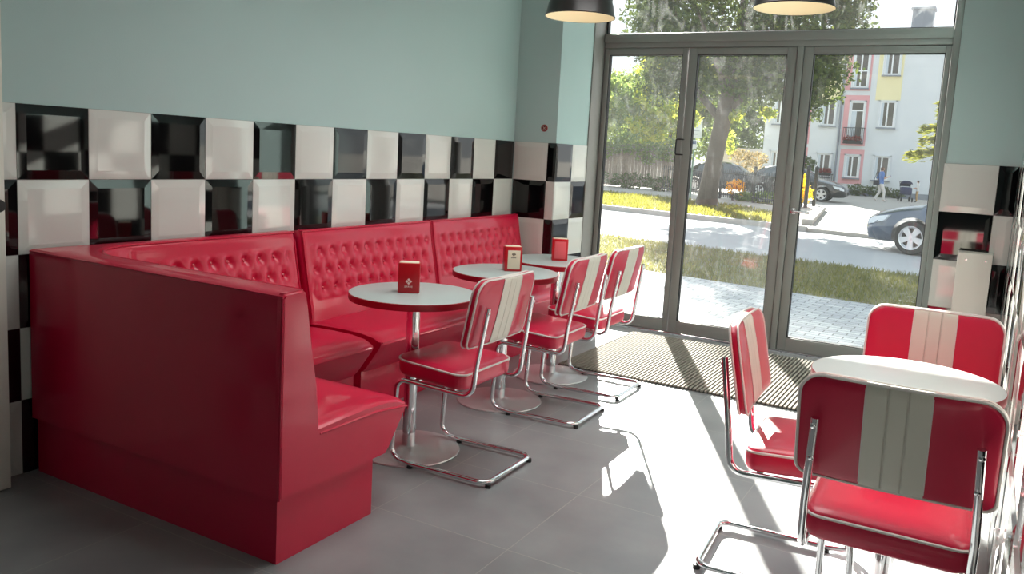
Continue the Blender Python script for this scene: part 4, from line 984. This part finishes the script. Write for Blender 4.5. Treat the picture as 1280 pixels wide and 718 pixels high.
# ------------------------------------------------------------------ outside: cars
def make_car(name, loc, ang, paint, label, group=None, L=4.45, scale=1.0):
    """front towards +x.  Station: x, half width, sill z, belt z, roof half width, top z"""
    t = empty(name, loc, ang, label, 'car', group)
    ST = [(-2.20, 0.60, 0.42, 0.72, 0.55, 0.78), (-2.16, 0.76, 0.30, 0.86, 0.66, 0.98), (-1.95, 0.84, 0.24, 0.92, 0.72, 1.02), (-1.62, 0.87, 0.22, 0.93, 0.70, 1.06), (-1.20, 0.885, 0.20, 0.93, 0.60, 1.36), (-0.75, 0.89, 0.20, 0.93, 0.575, 1.445), (-0.2, 0.89, 0.20, 0.925, 0.58, 1.47), (0.25, 0.89, 0.20, 0.92, 0.585, 1.44), (0.60, 0.89, 0.20, 0.91, 0.60, 1.32), (1.02, 0.885, 0.20, 0.90, 0.70, 1.00), (1.22, 0.88, 0.21, 0.86, 0.66, 0.955), (1.60, 0.86, 0.22, 0.80, 0.60, 0.90), (2.02, 0.80, 0.22, 0.70, 0.52, 0.80), (2.24, 0.68, 0.24, 0.60, 0.46, 0.68), (2.33, 0.52, 0.30, 0.50, 0.40, 0.57)]
    def sec(s):
        x, w_, z0, zb, rw, zt = s
        half = [(0.0, z0), (w_ * 0.86, z0), (w_ * 0.97, z0 + 0.10), (w_, z0 + (zb - z0) * 0.55), (w_ * 0.975, zb), (rw + (w_ * 0.975 - rw) * 0.10, zt - (zt - zb) * 0.10), (rw * 0.86, zt), (0.0, zt + 0.022)]
        return [(x, y, z) for y, z in half] + [(x, -y, z) for y, z in half[-2:0:-1]]
    bm = bmesh.new(); R = [[bm.verts.new(p) for p in sec(s)] for s in ST]; n = len(R[0])
    for a, b in zip(R, R[1:]):
        for i in range(n): bm.faces.new((a[i], a[(i + 1) % n], b[(i + 1) % n], b[i]))
    bm.faces.new(R[0][::-1]); bm.faces.new(R[-1]); bmesh.ops.recalc_face_normals(bm, faces=bm.faces[:])
    body = obj('body', bm, paint, t, 38)
    for (xw) in (-1.32, 1.33):                                     # wheel openings cut through the flanks
        cut = bmesh.new(); bmesh.ops.create_cone(cut, cap_ends=True, segments=40, radius1=0.385, radius2=0.385, depth=2.4); xf(cut, Matrix.Translation((xw, 0, 0.33)) @ Matrix.Rotation(PI / 2, 4, 'X'))
        co = obj('cutter', cut, paint, None, 0); co.location = (0, 0, 0)
        body.parent = None; md = body.modifiers.new('b', 'BOOLEAN'); md.operation = 'DIFFERENCE'; md.object = co; md.solver = 'EXACT'
        dg = bpy.context.evaluated_depsgraph_get(); me = bpy.data.meshes.new_from_object(body.evaluated_get(dg)); body.modifiers.clear(); body.data = me
        bpy.data.objects.remove(co); body.parent = t
    finish(body.data, 38)
    # glass: side windows, windscreen, rear screen just proud of the shell
    gl = bmesh.new()
    def pt(s, k, out=0.006):
        x, w_, z0, zb, rw, zt = s; b = (w_ * 0.975, zb); tp = (rw + (w_ * 0.975 - rw) * 0.10, zt - (zt - zb) * 0.10)
        return (x, b[0] + (tp[0] - b[0]) * k + out, b[1] + (tp[1] - b[1]) * k)
    for sg in (1, -1):
        for (i0, i1) in ((4, 6), (6, 8)):
            idx = list(range(i0, i1 + 1)); lo = [pt(ST[i], 0.10) for i in idx]; hi = [pt(ST[i], 0.92) for i in idx]
            if i0 == 4: lo[0] = (lo[0][0] - 0.12, lo[0][1], lo[0][2]); hi[0] = (hi[0][0] + 0.06, hi[0][1], hi[0][2]); lo[-1] = (lo[-1][0] - 0.04,) + lo[-1][1:]; hi[-1] = (hi[-1][0] - 0.04,) + hi[-1][1:]
            else: lo[-1] = (lo[-1][0] + 0.22, lo[-1][1], lo[-1][2]); hi[-1] = (hi[-1][0] - 0.02, hi[-1][1], hi[-1][2]); lo[0] = (lo[0][0] + 0.04,) + lo[0][1:]; hi[0] = (hi[0][0] + 0.04,) + hi[0][1:]
            A = [gl.verts.new((x, sg * y, z)) for x, y, z in lo]; B = [gl.verts.new((x, sg * y, z)) for x, y, z in hi]
            for k in range(len(A) - 1): gl.faces.new((A[k], A[k + 1], B[k + 1], B[k]))
    for (a, b) in ((ST[8], ST[9]), (ST[4], ST[3])):
        sgn = 1 if a is ST[8] else -1; q = []
        for s, k in ((a, 0.04), (b, 0.94)):
            x = a[0] + (b[0] - a[0]) * k; zt = a[5] + (b[5] - a[5]) * k; rw = (a[4] + (b[4] - a[4]) * k) * 0.86
            q.append((x + sgn * 0.012, rw, zt + 0.012))
        V = [gl.verts.new(q[0]), gl.verts.new(q[1]), gl.verts.new((q[1][0], 0, q[1][2] + 0.022)), gl.verts.new((q[0][0], 0, q[0][2] + 0.022)), gl.verts.new((q[1][0], -q[1][1], q[1][2])), gl.verts.new((q[0][0], -q[0][1], q[0][2]))]
        gl.faces.new((V[0], V[1], V[2], V[3])); gl.faces.new((V[3], V[2], V[4], V[5]))
    bmesh.ops.recalc_face_normals(gl, faces=gl.faces[:]); obj('window_glass', gl, M['car_glass'], t, 30)
    for sg in (1, -1):
        for nm, xw in (('wheel', -1.32), ('wheel', 1.33)):
            bm = bmesh.new(); lathe(bm, [(0.0, -0.10), (0.215, -0.10), (0.30, -0.105), (0.32, -0.08), (0.325, 0), (0.32, 0.08), (0.30, 0.105), (0.215, 0.10), (0.20, 0.03), (0.0, 0.02)], seg=40, cap0=False); xf(bm, Matrix.Translation((xw, sg * 0.77, 0.325)) @ Matrix.Rotation(-sg * PI / 2, 4, 'X'))
            w_ = obj('wheel', bm, M['tyre'], t, 30)
            bm = bmesh.new(); lathe(bm, [(0.185, 0.06), (0.222, 0.09), (0.225, 0.112), (0.208, 0.106), (0.20, 0.085)], seg=40, cap0=False, cap1=False)
            lathe(bm, [(0.045, 0.05), (0.045, 0.098), (0.0, 0.104)], seg=16)
            for k in range(5):
                s2 = bmesh.new(); V = [(0.03, -0.040, 0.095), (0.205, -0.062, 0.10), (0.205, 0.062, 0.10), (0.03, 0.040, 0.095)]
                A = [s2.verts.new(v) for v in V]; B = [s2.verts.new((v[0], v[1], v[2] - 0.035)) for v in V]; s2.faces.new(A); s2.faces.new(B[::-1])
                for i in range(4): s2.faces.new((A[i], B[i], B[(i + 1) % 4], A[(i + 1) % 4]))
                xf(s2, Matrix.Rotation(2 * PI * k / 5 + 0.3, 4, 'Z')); me = bpy.data.meshes.new('s'); s2.to_mesh(me); bm.from_mesh(me); bpy.data.meshes.remove(me); s2.free()
            xf(bm, Matrix.Translation((xw, sg * 0.77, 0.325)) @ Matrix.Rotation(-sg * PI / 2, 4, 'X')); bmesh.ops.recalc_face_normals(bm, faces=bm.faces[:])
            obj('rim', bm, M['alloy'], w_, 30)
        bm = bmesh.new(); V = [(1.78, 0.845, 0.725), (2.10, 0.760, 0.665), (2.22, 0.695, 0.59), (2.235, 0.685, 0.51), (2.09, 0.785, 0.54), (1.87, 0.840, 0.61)]
        A = [bm.verts.new((x + 0.004, sg * (y + 0.006), z)) for x, y, z in V]; B = [bm.verts.new((x - 0.05, sg * (y - 0.05), z)) for x, y, z in V]; bm.faces.new(A); bm.faces.new(B[::-1])
        for i in range(6): bm.faces.new((A[i], B[i], B[(i + 1) % 6], A[(i + 1) % 6]))
        bmesh.ops.recalc_face_normals(bm, faces=bm.faces[:]); obj('headlamp', bm, M['lens'], t, 30)
        bm = bmesh.new(); box(bm, 0.62, 0.82, sg * 0.98 - 0.07, sg * 0.98 + 0.07, 0.94, 1.05, 0.03); box(bm, 0.68, 0.74, min(sg * 0.84, sg * 0.93), max(sg * 0.84, sg * 0.93), 0.94, 0.97); obj('mirror', bm, paint, t)
    bm = bmesh.new(); box(bm, 2.28, 2.345, -0.38, 0.38, 0.34, 0.48, 0.01); box(bm, -2.22, -2.16, -0.5, 0.5, 0.40, 0.52, 0.01); obj('grille', bm, M['trim'], t, 30)
    bm = bmesh.new()
    for xw in (-1.32, 1.33):
        lathe(bm, [(0.39, -0.80), (0.395, 0.80)], seg=40, cap0=False, cap1=False); vs = bm.verts[-80:]; xf(bm, Matrix.Translation((xw, 0, 0.33)) @ Matrix.Rotation(PI / 2, 4, 'X'), vs)
    geo = [v for v in bm.verts if v.co.z < 0.24]; bmesh.ops.delete(bm, geom=geo, context='VERTS'); obj('wheel_arch', bm, M['trim'], t, 30)
    return t
make_car('car', (3.66, 15.72, -0.10), math.radians(164.3), M['car_blue'], 'slate blue car driving on the road at the right door edge')
make_car('car', (-4.32, 36.2, -0.01), math.radians(2), M['car_black'], 'black parked car with its nose in the driveway', 'parked cars')
make_car('car', (-8.0, 38.4, -0.01), math.radians(2), M['car_dark'], 'dark grey parked car behind the street tree trunk', 'parked cars')

# ------------------------------------------------------------------ outside: people
def person(loc, ang, label, h, top, legs, hairm, hairlong, pose, bagm=None):
    t = empty('person', loc, ang, label, 'person'); k = h / 1.7
    J = {'pel': (0, 0, 0.92), 'spi': (0, 0.01, 1.12), 'che': (0, 0.0, 1.30), 'nek': (0, 0.0, 1.44), 'hd0': (0, 0.01, 1.53), 'hd1': (0, 0.02, 1.60), 'hd2': (0, 0.015, 1.665),
         'shl': (0.155, 0, 1.37), 'shr': (-0.155, 0, 1.37), 'hpl': (0.09, 0, 0.86), 'hpr': (-0.09, 0, 0.86)}
    J.update(pose)
    E = [('pel', 'spi', 0), ('spi', 'che', 0), ('che', 'nek', 0), ('nek', 'hd0', 0), ('hd0', 'hd1', 0), ('hd1', 'hd2', 0)]
    for s in 'lr': E += [('che', 'sh' + s, 0), ('sh' + s, 'el' + s, 0), ('el' + s, 'wr' + s, 0), ('pel', 'hp' + s, 0), ('hp' + s, 'kn' + s, 0), ('kn' + s, 'an' + s, 0), ('an' + s, 'to' + s, 0)]
    RAD = {'pel': 0.135, 'spi': 0.115, 'che': 0.135, 'nek': 0.052, 'hd0': 0.075, 'hd1': 0.092, 'hd2': 0.07, 'sh': 0.06, 'el': 0.043, 'wr': 0.03, 'hp': 0.088, 'kn': 0.058, 'an': 0.042, 'to': 0.035}
    for s in 'lr':                                                # palm, thumb and four fingers
        w0 = Vector(J['wr' + s]); d = (w0 - Vector(J['el' + s])).normalized(); side = d.cross(Vector((0, 0, 1)) if abs(d.z) < 0.8 else Vector((0, 1, 0))).normalized()
        J['pm' + s] = tuple(w0 + d * 0.05); E.append(('wr' + s, 'pm' + s, 0)); RAD['pm' + s] = 0.026
        for q, (off, ln) in enumerate(((-0.03, 0.065), (-0.01, 0.08), (0.01, 0.075), (0.03, 0.055))):
            a, b = 'f%d%s' % (q, s), 'g%d%s' % (q, s); J[a] = tuple(w0 + d * 0.095 + side * off); J[b] = tuple(w0 + d * (0.095 + ln) + side * off * 1.1 + Vector((0, 0.012, -0.012)))
            E += [('pm' + s, a, 0), (a, b, 0)]; RAD[a] = 0.010; RAD[b] = 0.008
        J['t0' + s] = tuple(w0 + d * 0.05 + side * -0.045); J['t1' + s] = tuple(w0 + d * 0.09 + side * -0.06); E += [('pm' + s, 't0' + s, 0), ('t0' + s, 't1' + s, 0)]; RAD['t0' + s] = 0.011; RAD['t1' + s] = 0.009
    names = list(J); me = bpy.data.meshes.new('person_body'); me.from_pydata([tuple(c * k for c in J[n_]) for n_ in names], [(names.index(a), names.index(b)) for a, b, _ in E], [])
    b = bpy.data.objects.new('body', me); C.objects.link(b)
    b.modifiers.new('s', 'SKIN')
    if not me.skin_vertices: bpy.context.view_layer.objects.active = b
    for n_, sv in zip(names, me.skin_vertices[0].data):
        r = RAD.get(n_, RAD.get(n_[:2], 0.05)) * k; sv.radius = (r, r * (0.78 if n_ in ('pel', 'spi', 'che') else 1.0)); sv.use_root = (n_ == 'pel')
    sd_ = b.modifiers.new('u', 'SUBSURF'); sd_.levels = 2; sd_.render_levels = 2
    dg = bpy.context.evaluated_depsgraph_get(); m2 = bpy.data.meshes.new_from_object(b.evaluated_get(dg)); b.modifiers.clear(); b.data = m2
    m2.materials.clear(); m2.materials.append(M['skin']); finish(m2, 80); b.parent = t
    def shell(name, test, m, off):
        bm = bmesh.new(); bm.from_mesh(m2); bm.normal_update()
        bmesh.ops.delete(bm, geom=[f for f in bm.faces if not test(f.calc_center_median() / k)], context='FACES')
        for v in bm.verts: v.co += v.normal * off
        return obj(name, bm, m, b, 80)
    def torso(c): return (0.86 < c.z < 1.455) and not far_arm(c)
    def far_arm(c):
        for s in 'lr':
            w0, e0 = Vector(J['wr' + s]), Vector(J['el' + s])
            if (c - w0).length < 0.16 or ((c - e0).length < (0.5 * (w0 - e0).length + 0.02) and (c - w0).length < (w0 - e0).length * 0.95 and abs(c.x) > 0.1): return True
        return False
    shell('shirt', lambda c: torso(c) and c.z > 0.80, top, 0.014 * k)
    shell('trousers', lambda c: 0.10 < c.z < 0.93 and not far_arm(c), legs, 0.010 * k)
    shell('shoes', lambda c: c.z < 0.085, M['offwhite'] if legs is M['offwhite'] else M['trim'], 0.010 * k)
    shell('hair', lambda c: c.z > 1.50 and (c.y < 0.035 or c.z > 1.635) and (hairlong or c.z > 1.54), hairm, 0.016 * k)
    hc = Vector(J['hd1']) * k
    bm = bmesh.new()
    for sx in (-0.032, 0.032): bmesh.ops.create_uvsphere(bm, u_segments=10, v_segments=8, radius=0.012 * k, matrix=Matrix.Translation(hc + Vector((sx * k, 0.085 * k, 0.0))))
    obj('eyes', bm, M['trim'], b)
    bm = bmesh.new(); lathe(bm, [(0.014 * k, 0), (0.012 * k, 0.014 * k), (0.004 * k, 0.032 * k), (0, 0.034 * k)], seg=10); xf(bm, Matrix.Translation(hc + Vector((0, 0.088 * k, -0.034 * k)))); obj('nose', bm, M['skin'], b)
    bm = bmesh.new(); tube(bm, [hc + Vector((x * k, 0.082 * k, (-0.058) * k)) for x in (-0.022, 0, 0.022)], 0.005 * k, 6); obj('mouth', bm, mat('lips', rgb(170, 90, 84), 0.5) if 'lips' not in bpy.data.materials else bpy.data.materials['lips'], b)
    bm = bmesh.new()
    for sx in (-1, 1): bmesh.ops.create_uvsphere(bm, u_segments=8, v_segments=6, radius=0.02 * k, matrix=Matrix.Translation(hc + Vector((sx * 0.088 * k, 0, -0.01 * k))) @ Matrix.Diagonal((0.5, 0.8, 1.4, 1)))
    obj('ears', bm, M['skin'], b)
    return t
walk = {'knl': (0.09, 0.16, 0.50), 'anl': (0.09, 0.16, 0.09), 'tol': (0.09, 0.30, 0.035), 'knr': (-0.09, 0.02, 0.47), 'anr': (-0.09, -0.20, 0.13), 'tor': (-0.09, -0.10, 0.035),
        'ell': (0.20, 0.02, 1.10), 'wrl': (0.17, 0.22, 1.20), 'elr': (-0.21, -0.10, 1.12), 'wrr': (-0.21, 0.02, 0.90)}
person((-1.27, 41.4, -0.01), math.radians(-62), 'person in a blue shirt and white trousers walking past the pale house', 1.70, M['denim'], M['offwhite'], M['hair'], True, walk)
t = empty('shoulder_bag', (-1.47, 41.28, 0.80), math.radians(-62), 'dark shoulder bag worn by the person in blue', 'bag')
obj('pouch', bx(-0.07, 0.07, -0.13, 0.13, -0.02, 0.22, bev=0.03), M['bag'], t)
bm = bmesh.new(); tube(bm, fillet([(0, -0.11, 0.2), (0.04, -0.03, 0.62), (0.04, 0.05, 0.62), (0, 0.11, 0.2)], 0.05), 0.012, 6); obj('strap', bm, M['bag'], t)
stand = {'knl': (0.085, 0.03, 0.47), 'anl': (0.09, 0.0, 0.09), 'tol': (0.10, 0.13, 0.035), 'knr': (-0.085, 0.03, 0.47), 'anr': (-0.09, -0.02, 0.09), 'tor': (-0.10, 0.11, 0.035),
         'ell': (0.21, 0.04, 1.12), 'wrl': (0.16, 0.26, 1.05), 'elr': (-0.21, 0.04, 1.12), 'wrr': (-0.16, 0.26, 1.05)}
person((0.16, 44.4, -0.01), math.radians(85), 'small person in a white top and tan trousers beside the navy pushchair', 1.12, M['offwhite'], M['tan'], M['hair'], False, stand)
t = empty('pushchair', (-0.36, 44.2, -0.01), math.radians(-165), 'navy pushchair standing on the yard before the house', 'pushchair')
bm = bmesh.new(); V = []
for a in range(13):
    th = PI * 0.05 + (PI * 0.75) * a / 12; V.append([bm.verts.new((x, -0.05 - 0.30 * math.cos(th), 0.72 + 0.34 * math.sin(th) * (1 - 0.25 * abs(x / 0.26) ** 3))) for x in np.linspace(-0.26, 0.26, 9)])
for a, b in zip(V, V[1:]):
    for i in range(8): bm.faces.new((a[i], a[i + 1], b[i + 1], b[i]))
bmesh.ops.solidify(bm, geom=bm.faces[:], thickness=0.02); obj('hood', bm, M['navy'], t, 60)
obj('seat_pod', bx(-0.24, 0.24, -0.30, 0.36, 0.36, 0.74, bev=0.08, seg=3), M['navy'], t, 50)
bm = bmesh.new()
for sx in (-0.23, 0.23): tube(bm, fillet([(sx, -0.62, 0.98), (sx, -0.42, 0.80), (sx, 0.0, 0.36), (sx, 0.42, 0.13)], 0.1), 0.013, 8); tube(bm, [(sx, 0.0, 0.36), (sx, -0.36, 0.13)], 0.013, 8)
tube(bm, [(-0.23, -0.62, 0.98), (0.23, -0.62, 0.98)], 0.017, 8); obj('frame', bm, M['iron'], t)
for sx in (-0.26, 0.26):
    for (yy, r) in ((-0.36, 0.13), (0.42, 0.11)):
        bm = bmesh.new(); lathe(bm, [(r - 0.03, -0.02), (r, -0.018), (r, 0.018), (r - 0.03, 0.02), (0, 0.022)], seg=24); xf(bm, Matrix.Translation((sx, yy, r)) @ Matrix.Rotation(PI / 2, 4, 'Y')); obj('wheel', bm, M['tyre'], t)
# ------------------------------------------------------------------ light
w = bpy.data.worlds.new('sky'); bpy.context.scene.world = w; w.use_nodes = True
nt = w.node_tree; bg = nt.nodes['Background']
tc = nt.nodes.new('ShaderNodeTexCoord'); sp = nt.nodes.new('ShaderNodeSeparateXYZ'); nt.links.new(tc.outputs['Generated'], sp.inputs[0])
cr = nt.nodes.new('ShaderNodeValToRGB'); cr.color_ramp.elements[0].position = 0.0; cr.color_ramp.elements[0].color = (0.95, 0.98, 1.0, 1)
cr.color_ramp.elements[1].position = 0.7; cr.color_ramp.elements[1].color = (0.72, 0.86, 1.0, 1)
nt.links.new(sp.outputs[2], cr.inputs[0]); nt.links.new(cr.outputs[0], bg.inputs[0]); bg.inputs[1].default_value = 1.35
sd = bpy.data.lights.new('sun', 'SUN'); sd.energy = 38.0; sd.angle = math.radians(0.6); sd.color = (1.0, 0.955, 0.88)
so = bpy.data.objects.new('sun', sd); C.objects.link(so)
so.rotation_euler = Vector((-0.43, 0.903, 0.40)).to_track_quat('Z', 'Y').to_euler()
def area(name, loc, sx, sy, power, col=(1, 0.985, 0.96)):
    d = bpy.data.lights.new(name, 'AREA'); d.shape = 'RECTANGLE'; d.size = sx; d.size_y = sy; d.energy = power; d.color = col
    o = bpy.data.objects.new(name, d); C.objects.link(o); o.location = loc; return o
a_ = area('interior_fill', (1.9, 1.6, ZC - 0.02), 1.6, 2.6, 40); a_.data.spread = math.radians(125)  # added overhead fill to lift floor and seats; no real fixture here
area('interior_fill', (1.7, -2.4, ZC - 0.02), 1.2, 2.0, 3)  # weak added fill behind the camera, not a lamp of the room
for (x, y, z) in ((0.985, 2.92, 2.293), (2.295, 2.92, 2.305)):       # the bulbs of the two pendant lamps
    d = bpy.data.lights.new('pendant_bulb', 'POINT'); d.energy = 0.8; d.color = (1.0, 0.95, 0.86); d.shadow_soft_size = 0.03
    o = bpy.data.objects.new('pendant_bulb', d); C.objects.link(o); o.location = (x, y, z + 0.07)
# ------------------------------------------------------------------ camera
def make_camera():
    f, yaw, pitch, roll = 1034.19, -0.5013, -0.1257, 0.0572
    fw = Vector((math.sin(yaw) * math.cos(pitch), math.cos(yaw) * math.cos(pitch), math.sin(pitch)))
    r = Vector((math.cos(yaw), -math.sin(yaw), 0)); u = r.cross(fw)
    r2 = r * math.cos(roll) + u * math.sin(roll); u2 = -r * math.sin(roll) + u * math.cos(roll)
    cd = bpy.data.cameras.new('camera'); cd.sensor_fit = 'HORIZONTAL'; cd.sensor_width = 36.0; cd.lens = f * 36.0 / 1280
    cd.shift_x = -(661.45 - 640) / 1280; cd.shift_y = (320.33 - 359) / 1280; cd.clip_start = 0.02; cd.clip_end = 500
    o = bpy.data.objects.new('camera', cd); C.objects.link(o)
    m = Matrix((r2, u2, -fw)).transposed().to_4x4(); m.translation = (3.3505, -1.8843, 1.4395); o.matrix_world = m
    bpy.context.scene.camera = o
make_camera()
sc = bpy.context.scene
sc.view_settings.view_transform = 'Standard'; sc.view_settings.look = 'None'; sc.view_settings.gamma = 1.0; sc.view_settings.use_curve_mapping = False
sc.view_settings.exposure = 0.0
